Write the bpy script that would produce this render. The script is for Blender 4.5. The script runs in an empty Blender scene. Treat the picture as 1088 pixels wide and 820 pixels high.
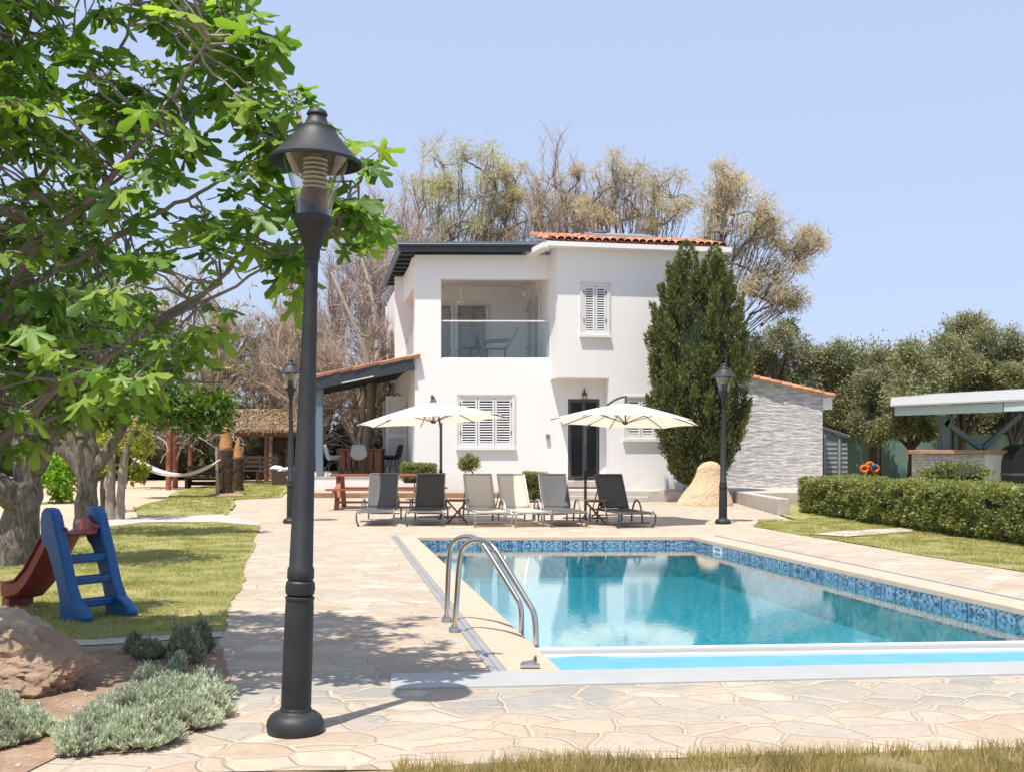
import bpy, bmesh, math, random
import numpy as np
from mathutils import Vector, Matrix, Euler
from mathutils.geometry import tessellate_polygon
random.seed(7); RNG = np.random.default_rng(11)
R = math.radians; PI = math.pi
scene = bpy.context.scene
col = bpy.data.collections.new('scene'); scene.collection.children.link(col)
# ------------------------------------------------------------ camera numbers
F, CX, HY, HC = 1150.0, 544.0, 480.0, 1.35
def U(px, py, D): return Vector(((px-CX)/F*D, D, HC-(py-HY)/F*D))
def G(px, py, z=0.0):
    D = F*(HC-z)/(py-HY); return Vector(((px-CX)/F*D, D, z))
def hgt(D):
    if D < 20: return 0.0
    if D < 29: return 0.0144*(D-20)
    if D < 36: return 0.13+0.03*(D-29)
    return 0.34+0.003*(min(D, 90)-36)
# ------------------------------------------------------------ materials
def rgba(c): return (c[0], c[1], c[2], 1)
class NT:
    def __init__(s, name):
        s.m = bpy.data.materials.new(name); s.m.use_nodes = True
        s.t = s.m.node_tree; s.n = s.t.nodes; s.l = s.t.links
        s.out = s.n['Material Output']; s.b = s.n['Principled BSDF']
        s.pos = s.n.new('ShaderNodeNewGeometry').outputs['Position']
        s.obj = s.n.new('ShaderNodeTexCoord').outputs['Object']
    def link(s, a, b): s.l.new(a, b)
    def noise(s, vec, scale, detail=4, rough=.6, dist=0):
        n = s.n.new('ShaderNodeTexNoise'); n.inputs['Scale'].default_value = scale
        n.inputs['Detail'].default_value = detail; n.inputs['Roughness'].default_value = rough
        n.inputs['Distortion'].default_value = dist
        s.link(vec, n.inputs['Vector']); return n.outputs['Fac']
    def ramp(s, fac, stops, interp='LINEAR'):
        n = s.n.new('ShaderNodeValToRGB'); n.color_ramp.interpolation = interp
        while len(n.color_ramp.elements) < len(stops): n.color_ramp.elements.new(.5)
        for e, (p, c) in zip(n.color_ramp.elements, stops):
            e.position = p; e.color = rgba(c) if not isinstance(c, (int, float)) else (c, c, c, 1)
        s.link(fac, n.inputs['Fac']); return n.outputs['Color']
    def mix(s, fac, a, b, mode='MIX'):
        n = s.n.new('ShaderNodeMix'); n.data_type = 'RGBA'; n.blend_type = mode
        for v, i in ((fac, 0), (a, 6), (b, 7)):
            if isinstance(v, (int, float)): n.inputs[i].default_value = v if i == 0 else (v, v, v, 1)
            elif isinstance(v, (tuple, list)): n.inputs[i].default_value = rgba(v)
            else: s.link(v, n.inputs[i])
        return n.outputs[2]
    def math(s, op, a, b=0.0, clamp=False):
        n = s.n.new('ShaderNodeMath'); n.operation = op; n.use_clamp = clamp
        for i, v in enumerate((a, b)):
            if isinstance(v, (int, float)): n.inputs[i].default_value = v
            else: s.link(v, n.inputs[i])
        return n.outputs[0]
    def mapping(s, vec, scale=(1, 1, 1), rot=(0, 0, 0)):
        n = s.n.new('ShaderNodeMapping'); n.inputs['Scale'].default_value = scale
        n.inputs['Rotation'].default_value = rot; s.link(vec, n.inputs['Vector']); return n.outputs[0]
    def bump(s, h, strength=.3, dist=.01):
        n = s.n.new('ShaderNodeBump'); n.inputs['Strength'].default_value = strength
        n.inputs['Distance'].default_value = dist; s.link(h, n.inputs['Height'])
        s.link(n.outputs['Normal'], s.b.inputs['Normal']); return n.outputs['Normal']
    def island(s): return s.n[[x for x in s.n.keys() if x.startswith('Geometry')][0]].outputs['Random Per Island']
    def base(s, c):
        if isinstance(c, tuple): s.b.inputs['Base Color'].default_value = rgba(c)
        else: s.link(c, s.b.inputs['Base Color'])
def mat(name, c, rough=.6, metal=0., var=.12, vs=3., bump=0., bs=40., isl=0., spec=.5, c2=None, coat=0):
    t = NT(name); c2 = c2 or tuple(x*(1-var*2) for x in c)
    f = t.noise(t.obj, vs, 5); colr = t.ramp(f, [(.3, c2), (.7, c)])
    if isl:
        k = t.math('ADD', t.math('MULTIPLY', t.island(), isl*2), 1-isl)
        colr = t.mix(1.0, colr, k, 'MULTIPLY')
    t.base(colr); t.b.inputs['Roughness'].default_value = rough; t.b.inputs['Metallic'].default_value = metal
    t.b.inputs['Specular IOR Level'].default_value = spec; t.b.inputs['Coat Weight'].default_value = coat
    if bump: t.bump(t.noise(t.obj, bs, 4), bump, .01)
    return t.m
def leafmat(name, a, b, c, trans=.35, rough=.5, tc=None, vs=1.0, spec=.4):
    """colour varies leaf by leaf (random per island) and in loose patches"""
    t = NT(name)
    colr = t.ramp(t.island(), [(0, a), (.5, b), (1, c)])
    k = t.ramp(t.noise(t.pos, vs, 2), [(.3, .75), (.7, 1.2)])
    colr = t.mix(1.0, colr, k, 'MULTIPLY'); t.base(colr)
    t.b.inputs['Roughness'].default_value = rough; t.b.inputs['Specular IOR Level'].default_value = spec
    tr = t.n.new('ShaderNodeBsdfTranslucent')
    t.link(t.mix(1.0, colr, tc or (1.5, 1.6, .7), 'MULTIPLY'), tr.inputs['Color'])
    mx = t.n.new('ShaderNodeMixShader'); mx.inputs[0].default_value = trans
    t.link(t.b.outputs[0], mx.inputs[1]); t.link(tr.outputs[0], mx.inputs[2]); t.link(mx.outputs[0], t.out.inputs[0])
    return t.m
M = {}
def stucco(name, c):
    t = NT(name); n1 = t.noise(t.pos, .6, 5); n2 = t.noise(t.mapping(t.pos, (6, 6, .5)), 1.0, 4)
    colr = t.mix(t.math('MULTIPLY', n2, .35), c, tuple(x*.93 for x in c)); colr = t.mix(t.ramp(n1, [(.45, 0), (.8, .25)]), colr, (.70, .67, .63))
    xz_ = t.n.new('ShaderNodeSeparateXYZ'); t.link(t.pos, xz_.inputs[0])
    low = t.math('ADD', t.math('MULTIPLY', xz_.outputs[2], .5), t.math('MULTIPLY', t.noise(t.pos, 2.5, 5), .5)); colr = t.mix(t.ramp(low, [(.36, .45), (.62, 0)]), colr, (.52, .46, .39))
    drip = t.ramp(t.noise(t.mapping(t.pos, (9, 9, .7)), 1.0, 5, .6), [(.60, 0), (.78, .3)]); colr = t.mix(drip, colr, (.60, .58, .55))
    t.base(colr); t.b.inputs['Roughness'].default_value = .85; t.bump(t.math('ADD', t.noise(t.pos, 60, 3), t.noise(t.pos, 3, 3)), .3, .012); return t.m
M['stucco'] = stucco('white_stucco', (.79, .775, .75))
M['white'] = mat('white_paint', (.74, .73, .71), .45, var=.04)
M['offwhite'] = mat('offwhite_trim', (.66, .64, .60), .6, var=.06)
M['anthracite'] = mat('anthracite_metal', (.035, .045, .052), .4, var=.1, vs=2)
M['bluegrey'] = mat('blue_grey_paint', (.13, .19, .23), .45, var=.08)
M['paleblue'] = mat('pale_blue_paint', (.50, .59, .59), .5, var=.06)
M['lamp'] = mat('black_lamp_paint', (.030, .032, .036), .52, var=.25, vs=6, bump=.2, bs=80, spec=.4)
M['steel'] = mat('stainless_steel', (.62, .58, .53), .16, 1.0, var=.03)
M['louver'] = mat('lamp_louver', (.42, .40, .37), .3, .3)
M['glassdark'] = mat('dark_glass', (.010, .012, .013), .08, var=.1, spec=.25)
M['frame_dark'] = mat('charcoal_frame', (.075, .073, .07), .5)
M['wood'] = mat('brown_wood', (.20, .075, .03), .55, var=.2, vs=14, bump=.2)
M['woodred'] = mat('red_stained_wood', (.33, .105, .055), .5, var=.15, vs=8, bump=.15)
M['wooddark'] = mat('dark_old_wood', (.07, .045, .03), .8, var=.2, vs=8, bump=.3)
M['slingdark'] = mat('dark_mesh_sling', (.052, .05, .048), .75, var=.06, vs=30)
M['slingmid'] = mat('grey_mesh_sling', (.085, .085, .088), .75, var=.06, vs=30)
M['slinglight'] = mat('beige_mesh_sling', (.46, .43, .375), .75, var=.05, vs=30)
def slingmat(name, c, tr_):
    m = mat(name, c, .75, var=.05, vs=30); nt_ = m.node_tree; b_ = nt_.nodes['Principled BSDF']; o_ = nt_.nodes['Material Output']
    t_ = nt_.nodes.new('ShaderNodeBsdfTranslucent'); t_.inputs['Color'].default_value = rgba(tuple(min(1, x*1.3) for x in c)); x_ = nt_.nodes.new('ShaderNodeMixShader'); x_.inputs[0].default_value = tr_
    nt_.links.new(b_.outputs[0], x_.inputs[1]); nt_.links.new(t_.outputs[0], x_.inputs[2]); nt_.links.new(x_.outputs[0], o_.inputs[0]); return m
M['slinglight'] = slingmat('beige_mesh_sling', (.74, .69, .60), .5)
M['alu'] = mat('grey_aluminium', (.20, .205, .20), .4, .35)
M['alulight'] = mat('silver_aluminium', (.42, .43, .42), .35, .4)
M['aludark'] = mat('graphite_aluminium', (.09, .09, .09), .4, .3)
M['plasticgrey'] = mat('grey_plastic', (.30, .32, .34), .4)
M['blackplastic'] = mat('black_plastic', (.015, .016, .02), .4)
M['slideblue'] = mat('blue_plastic', (.003, .09, .27), .45, var=.08, vs=3, bump=.08, bs=25)
M['slidered'] = mat('faded_red_plastic', (.30, .045, .05), .42, var=.12, vs=4)
M['coverblue'] = mat('blue_cover_sheet', (.13, .33, .58), .9, var=.06, vs=4, spec=.05)
M['lid'] = mat('pale_grey_lid', (.37, .37, .36), .55, var=.05, vs=3, bump=.1)
M['beamgrey'] = mat('beam_grey', (.30, .30, .29), .4, var=.03)
M['railgrey'] = mat('rail_aluminium', (.34, .345, .35), .4, .2, var=.08)
M['tile'] = mat('terracotta_tile', (.58, .26, .15), .75, var=.12, vs=6, isl=.28, bump=.2)
M['tilepale'] = mat('pale_terracotta_tile', (.56, .30, .19), .8, var=.12, vs=6, isl=.2, bump=.2)
M['bark'] = mat('grey_bark', (.30, .25, .21), .9, c2=(.10, .08, .065), vs=9, bump=1, bs=16)
def barkmat(name, a, b, c):
    t = NT(name); v = t.mapping(t.pos, (1, 1, .22)); n = t.noise(v, 26, 8, .7, .6); n2 = t.noise(t.pos, 3.5, 5)
    colr = t.ramp(n, [(.34, a), (.5, b), (.68, c)]); colr = t.mix(1.0, colr, t.ramp(n2, [(.3, .7), (.7, 1.25)]), 'MULTIPLY'); t.base(colr)
    t.b.inputs['Roughness'].default_value = .95; t.bump(t.math('ADD', n, t.math('MULTIPLY', t.noise(v, 70, 4), .4)), 1.0, .04); return t.m
M['bark'] = barkmat('cracked_grey_bark', (.07, .055, .045), (.20, .165, .135), (.34, .30, .26))
M['barkpale'] = mat('pale_bark', (.33, .28, .23), .85, var=.18, vs=10, bump=.6, bs=30)
M['figbark'] = mat('smooth_fig_bark', (.27, .235, .205), .75, var=.2, vs=9, bump=.4, bs=30)
M['barkdry'] = mat('dry_twig_bark', (.50, .39, .31), .9, var=.15, vs=3, isl=.25)
M['barkdark'] = mat('dark_bark', (.10, .075, .06), .9, var=.2, vs=6)
M['rope'] = mat('white_rope', (.62, .60, .56), .8)
M['thatch'] = mat('thatch', (.46, .32, .19), .95, var=.22, vs=9, bump=1, bs=50, isl=.3)
M['orange'] = mat('orange_plastic', (.75, .16, .02), .5)
M['green'] = mat('green_box_paint', (.01, .12, .07), .5)
M['cloth'] = mat('white_cloth', (.66, .66, .66), .9)
M['palm'] = mat('cut_palm_trunk', (.17, .10, .055), .95, c2=(.06, .04, .03), vs=8, isl=.35, bump=.6)
M['palmtop'] = mat('orange_palm_fibre', (.42, .20, .08), .95, var=.2, vs=14, isl=.25, bump=.5)
M['foliagecore'] = mat('dark_foliage_core', (.035, .035, .018), 1, var=.2)  # dark filling for bush and hedge interiors
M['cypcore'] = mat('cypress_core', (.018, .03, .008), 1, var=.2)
# leaves
M['fig'] = leafmat('fig_leaf', (.065, .14, .024), (.13, .245, .034), (.30, .40, .08), .5, .45, vs=1.2, spec=.45)
M['leafmid'] = leafmat('mid_green_leaf', (.04, .085, .015), (.08, .15, .025), (.16, .23, .03), .4, .5)
M['leafyellow'] = leafmat('yellow_leaf', (.15, .19, .02), (.24, .26, .03), (.34, .30, .04), .4, .5)
M['lime'] = leafmat('lime_leaf', (.13, .26, .02), (.20, .36, .03), (.28, .42, .05), .4, .5)
M['olive'] = leafmat('olive_leaf', (.14, .155, .065), (.25, .26, .12), (.38, .375, .21), .25, .5, tc=(1.3, 1.3, .9))
M['olive2'] = leafmat('olive_leaf_grey', (.15, .16, .085), (.25, .26, .145), (.38, .37, .24), .25, .5, tc=(1.3, 1.3, .9))
M['casu'] = leafmat('casuarina_needle', (.36, .30, .19), (.50, .43, .29), (.62, .55, .39), .35, .7, tc=(1.3, 1.2, .8), vs=.6)
M['casug'] = leafmat('casuarina_needle_green', (.30, .29, .14), (.46, .43, .24), (.60, .56, .35), .35, .7, tc=(1.3, 1.3, .8), vs=.6)
M['cyp'] = leafmat('cypress_spray', (.07, .085, .03), (.13, .15, .05), (.22, .225, .09), .3, .65, tc=(1.3, 1.4, .7), vs=3)
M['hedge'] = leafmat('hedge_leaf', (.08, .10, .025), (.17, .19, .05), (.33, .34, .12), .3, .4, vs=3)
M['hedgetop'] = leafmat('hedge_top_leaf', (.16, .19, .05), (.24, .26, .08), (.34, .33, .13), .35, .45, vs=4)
M['box'] = leafmat('box_leaf', (.09, .11, .03), (.17, .19, .05), (.30, .30, .10), .35, .5, vs=5)
M['silver'] = leafmat('silver_leaf', (.42, .44, .32), (.54, .57, .43), (.66, .68, .54), .35, .7, tc=(1.1, 1.2, .9), vs=5)
M['silverdark'] = leafmat('grey_green_leaf', (.20, .23, .15), (.30, .33, .22), (.42, .45, .31), .25, .7, tc=(1.1, 1.2, .9), vs=5)
M['grass'] = leafmat('grass_blade', (.20, .23, .05), (.36, .35, .11), (.56, .48, .24), .35, .6, vs=1.5)
M['grassdry'] = leafmat('dry_grass_blade', (.17, .20, .05), (.40, .31, .14), (.50, .34, .19), .35, .7, vs=3)
M['darkgreen'] = leafmat('dark_shrub_leaf', (.025, .04, .012), (.045, .06, .02), (.08, .10, .035), .25, .6)
# ground materials
def m_paving():
    t = NT('crazy_paving')
    w = t.n.new('ShaderNodeTexNoise'); w.inputs['Scale'].default_value = 1.7; w.inputs['Detail'].default_value = 2
    t.link(t.pos, w.inputs['Vector'])
    vm = t.n.new('ShaderNodeVectorMath'); vm.operation = 'MULTIPLY_ADD'
    t.link(w.outputs['Color'], vm.inputs[0]); vm.inputs[1].default_value = (.22, .22, 0); t.link(t.pos, vm.inputs[2])
    v3 = t.mapping(vm.outputs[0], (3.2, 4.4, 0))
    e = t.n.new('ShaderNodeTexVoronoi'); e.feature = 'DISTANCE_TO_EDGE'; e.inputs['Scale'].default_value = 1; t.link(v3, e.inputs['Vector'])
    c = t.n.new('ShaderNodeTexVoronoi'); c.feature = 'F1'; c.inputs['Scale'].default_value = 1; t.link(v3, c.inputs['Vector'])
    sep = t.n.new('ShaderNodeSeparateColor'); t.link(c.outputs['Color'], sep.inputs[0])
    stone = t.ramp(sep.outputs[0], [(0, (.34, .315, .285)), (.2, (.46, .38, .30)), (.4, (.34, .275, .21)), (.6, (.50, .43, .35)), (.8, (.38, .30, .225)), (1, (.54, .47, .39))])
    grey = t.ramp(sep.outputs[1], [(0, (.25, .26, .25)), (.5, (.32, .31, .27)), (1, (.36, .27, .19))], 'CONSTANT')
    xyz = t.n.new('ShaderNodeSeparateXYZ'); t.link(t.pos, xyz.inputs[0])
    yy = t.math('SUBTRACT', xyz.outputs[1], t.math('MULTIPLY', xyz.outputs[0], .09))
    band = t.math('MULTIPLY', t.ramp(t.math('MULTIPLY', yy, .1), [(.535, 0), (.575, 1), (.66, 1), (.70, 0)]), t.ramp(t.noise(t.pos, 1.3, 1), [(.40, .15), (.5, 1)]))
    stone = t.mix(band, stone, grey)
    stone = t.mix(t.ramp(sep.outputs[2], [(.82, 0), (.9, .45)]), stone, (.34, .33, .31))
    n = t.noise(t.pos, 9, 8, .7); n2 = t.noise(t.pos, 1.1, 4)
    stone = t.mix(1.0, stone, t.ramp(n, [(.25, .80), (.75, 1.16)]), 'MULTIPLY')
    rust = t.ramp(t.noise(t.mapping(t.pos, (2, 4, 1)), 2.3, 6), [(.55, 0), (.75, .45)])
    stone = t.mix(rust, stone, (.46, .27, .15))
    g = t.ramp(e.outputs['Distance'], [(.018, 0), (.055, 1)])
    grout = t.mix(t.ramp(n, [(.4, 0), (.7, 1)]), (.47, .40, .33), (.38, .315, .25))
    colr = t.mix(g, grout, stone)
    colr = t.mix(t.ramp(n2, [(.3, .25), (.7, .0)]), colr, (.50, .42, .345))
    spk = t.ramp(t.noise(t.pos, 45, 2, .5), [(.28, .55), (.36, 1)])
    colr = t.mix(1.0, colr, spk, 'MULTIPLY')
    colr = t.mix(1.0, colr, (1.0, .965, .91), 'MULTIPLY'); t.base(colr); t.b.inputs['Roughness'].default_value = .8
    t.bump(t.math('ADD', t.math('MULTIPLY', g, .8), t.math('MULTIPLY', n, .7)), .7, .03); return t.m
M['paving'] = m_paving()
def m_ground(name, stops, s1, s2, bumpd=.02, bs=20):
    t = NT(name); n1 = t.noise(t.pos, s1, 6, .65); n2 = t.noise(t.pos, s2, 6, .7)
    f = t.math('ADD', t.math('MULTIPLY', n1, .55), t.math('MULTIPLY', n2, .45))
    t.base(t.ramp(f, stops)); t.b.inputs['Roughness'].default_value = .95; t.b.inputs['Specular IOR Level'].default_value = .1
    t.bump(t.noise(t.pos, bs, 6, .7), .8, bumpd); return t.m
M['lawn'] = m_ground('lawn', [(.33, (.44, .36, .20)), (.45, (.34, .30, .13)), (.55, (.22, .23, .07)), (.68, (.40, .34, .17))], .9, 14, .03, 60)
M['sand'] = m_ground('sandy_soil', [(.3, (.40, .29, .20)), (.5, (.50, .38, .27)), (.7, (.56, .44, .33))], .5, 7, .03, 14)
M['bed'] = m_ground('planting_bed_soil', [(.3, (.20, .125, .08)), (.5, (.34, .23, .16)), (.7, (.48, .35, .26))], 3, 30, .03, 35)
M['drygrass'] = m_ground('dry_grass_ground', [(.3, (.20, .15, .08)), (.5, (.32, .25, .13)), (.7, (.44, .36, .24))], 2.5, 30, .03, 60)
M['coping'] = mat('sandstone_coping', (.55, .385, .285), .8, var=.07, vs=5, bump=.3, bs=60)
M['kerb'] = mat('pale_kerb_stone', (.48, .43, .38), .85, var=.12, vs=5, bump=.4)
M['brownstone'] = mat('brown_step_stone', (.36, .22, .12), .9, var=.25, vs=3, bump=.6, bs=15)
M['rock'] = None
def m_rock(name, a, b, c, s=3, pock=0, dark=None):
    t = NT(name); n = t.noise(t.obj, s, 10, .7, .4); n2 = t.noise(t.obj, s*7, 6, .7)
    colr = t.ramp(t.math('ADD', t.math('MULTIPLY', n, .7), t.math('MULTIPLY', n2, .3)), [(.35, a), (.5, b), (.65, c)])
    if dark:
        xyz = t.n.new('ShaderNodeSeparateXYZ'); t.link(t.obj, xyz.inputs[0])
        k = t.math('ADD', t.math('MULTIPLY', xyz.outputs[2], 1.6), t.math('MULTIPLY', n, .6))
        colr = t.mix(t.ramp(k, [(.55, .8), (.85, 0)]), colr, dark)
    t.base(colr); t.b.inputs['Roughness'].default_value = .9
    h = t.math('ADD', t.math('MULTIPLY', n, 1), t.math('MULTIPLY', n2, .5))
    if pock:
        v = t.n.new('ShaderNodeTexVoronoi'); v.inputs['Scale'].default_value = pock; t.link(t.obj, v.inputs['Vector'])
        h = t.math('ADD', h, t.math('MULTIPLY', t.ramp(v.outputs['Distance'], [(.1, 0), (.4, 1)]), .25))
    t.bump(h, 1.0, .05); return t.m
M['rock'] = m_rock('limestone_boulder', (.28, .21, .155), (.54, .44, .34), (.78, .70, .58), 3, dark=(.34, .21, .13))
M['sandstone'] = m_rock('porous_sandstone', (.46, .31, .19), (.60, .43, .27), (.64, .47, .31), 3, 16)
def m_cladding(name):
    t = NT(name); xz = t.n.new('ShaderNodeSeparateXYZ'); t.link(t.pos, xz.inputs[0])
    cb = t.n.new('ShaderNodeCombineXYZ'); t.link(t.math('ADD', xz.outputs[0], t.math('MULTIPLY', xz.outputs[1], .9)), cb.inputs[0]); t.link(xz.outputs[2], cb.inputs[1])
    br = t.n.new('ShaderNodeTexBrick'); t.link(cb.outputs[0], br.inputs['Vector'])
    br.inputs['Scale'].default_value = 1; br.inputs['Brick Width'].default_value = .21; br.inputs['Row Height'].default_value = .038
    br.inputs['Mortar Size'].default_value = .005; br.inputs['Color1'].default_value = (.56, .54, .525, 1); br.inputs['Color2'].default_value = (.78, .75, .73, 1)
    br.inputs['Mortar'].default_value = (.42, .40, .385, 1); br.offset = .37
    n = t.noise(t.mapping(t.pos, (4, 4, 22)), 1.0, 4)
    colr = t.mix(1.0, br.outputs['Color'], t.ramp(n, [(.3, .62), (.6, 1.1)]), 'MULTIPLY'); t.base(colr)
    t.b.inputs['Roughness'].default_value = .9
    t.bump(t.math('ADD', t.math('MULTIPLY', n, 1.2), t.math('MULTIPLY', br.outputs['Fac'], -1)), .9, .03); return t.m
M['cladding'] = m_cladding('split_stone_cladding')
def m_mosaic():
    t = NT('pool_mosaic'); xz = t.n.new('ShaderNodeSeparateXYZ'); t.link(t.pos, xz.inputs[0])
    cb = t.n.new('ShaderNodeCombineXYZ'); s_ = t.math('ADD', xz.outputs[0], xz.outputs[1]); t.link(s_, cb.inputs[0]); t.link(xz.outputs[2], cb.inputs[1])
    v = t.n.new('ShaderNodeTexVoronoi'); v.distance = 'CHEBYCHEV'; v.inputs['Scale'].default_value = 40; v.inputs['Randomness'].default_value = .55; t.link(cb.outputs[0], v.inputs['Vector'])
    sp = t.n.new('ShaderNodeSeparateColor'); t.link(v.outputs['Color'], sp.inputs[0])
    c = t.ramp(sp.outputs[0], [(0, (.07, .09, .15)), (.2, (.15, .22, .32)), (.45, (.27, .36, .46)), (.7, (.41, .49, .55)), (1, (.58, .62, .64))], 'CONSTANT')
    br = t.n.new('ShaderNodeTexBrick'); t.link(cb.outputs[0], br.inputs['Vector']); br.offset = 0
    br.inputs['Scale'].default_value = 1; br.inputs['Brick Width'].default_value = .33; br.inputs['Row Height'].default_value = .33; br.inputs['Mortar Size'].default_value = .008
    c = t.mix(br.outputs['Fac'], c, (.05, .08, .13))
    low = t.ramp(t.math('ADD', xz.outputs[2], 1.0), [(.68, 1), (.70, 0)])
    rippled = t.mix(t.ramp(t.noise(t.pos, 13, 3, .7), [(.40, 0), (.60, 1)]), (.05, .36, .44), (.20, .60, .66))  # floor mottling imitates the glitter of ripples, put into the colour
    t.base(t.mix(low, c, rippled)); t.b.inputs['Roughness'].default_value = .35; return t.m
M['mosaic'] = m_mosaic()
def m_water():
    t = NT('pool_water_surface')
    n1 = t.noise(t.mapping(t.pos, (1.5, 2.6, 1)), 3.4, 5, .62, .3); n2 = t.noise(t.mapping(t.pos, (1, .6, 1)), 14, 4, .65)
    h = t.math('ADD', t.math('MULTIPLY', n1, .12), t.math('MULTIPLY', n2, .62))
    nrm = t.bump(h, .075, .012)
    fr = t.n.new('ShaderNodeFresnel'); fr.inputs['IOR'].default_value = 1.95; t.link(nrm, fr.inputs['Normal'])
    gl = t.n.new('ShaderNodeBsdfGlossy'); gl.inputs['Color'].default_value = (1, 1, 1, 1); gl.inputs['Roughness'].default_value = .0; t.link(nrm, gl.inputs['Normal'])
    tr = t.n.new('ShaderNodeBsdfTransparent'); tr.inputs['Color'].default_value = (.60, .90, .97, 1)
    mx = t.n.new('ShaderNodeMixShader'); t.link(t.math('ADD', t.math('MULTIPLY', fr.outputs[0], 1.15), .03, True), mx.inputs[0]); t.link(tr.outputs[0], mx.inputs[1]); t.link(gl.outputs[0], mx.inputs[2])
    t.link(mx.outputs[0], t.out.inputs[0]); return t.m
M['water'] = m_water()
def m_glass(name, tint, ior=1.45, refl=1.0):
    t = NT(name); fr = t.n.new('ShaderNodeLayerWeight'); fr.inputs['Blend'].default_value = .2
    fac = t.math('ADD', t.math('MULTIPLY', fr.outputs[1], refl), .05, True)
    gl = t.n.new('ShaderNodeBsdfGlossy'); gl.inputs['Roughness'].default_value = .02
    tr = t.n.new('ShaderNodeBsdfTransparent'); tr.inputs['Color'].default_value = rgba(tint)
    mx = t.n.new('ShaderNodeMixShader'); t.link(fac, mx.inputs[0]); t.link(tr.outputs[0], mx.inputs[1]); t.link(gl.outputs[0], mx.inputs[2])
    t.link(mx.outputs[0], t.out.inputs[0]); return t.m
M['lampglass'] = m_glass('lamp_glass', (.90, .93, .91), refl=.9); M['balconyglass'] = m_glass('balcony_glass', (.90, .94, .93), 1.6, .5)
def m_canopy():
    t = NT('cream_canvas'); t.base(t.ramp(t.noise(t.obj, 4, 3), [(.3, (.78, .75, .69)), (.7, (.82, .79, .73))])); t.b.inputs['Roughness'].default_value = .9
    tr = t.n.new('ShaderNodeBsdfTranslucent'); tr.inputs['Color'].default_value = (.88, .76, .60, 1)
    mx = t.n.new('ShaderNodeMixShader'); mx.inputs[0].default_value = .42
    t.link(t.b.outputs[0], mx.inputs[1]); t.link(tr.outputs[0], mx.inputs[2]); t.link(mx.outputs[0], t.out.inputs[0]); return t.m
M['canvas'] = m_canopy()
def m_net():
    t = NT('green_shade_net'); t.base(t.ramp(t.noise(t.mapping(t.pos, (1, 1, .4)), 1.2, 4), [(.3, (.08, .15, .12)), (.7, (.17, .24, .19))])); t.b.inputs['Roughness'].default_value = .9; return t.m
M['net'] = m_net()
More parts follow.
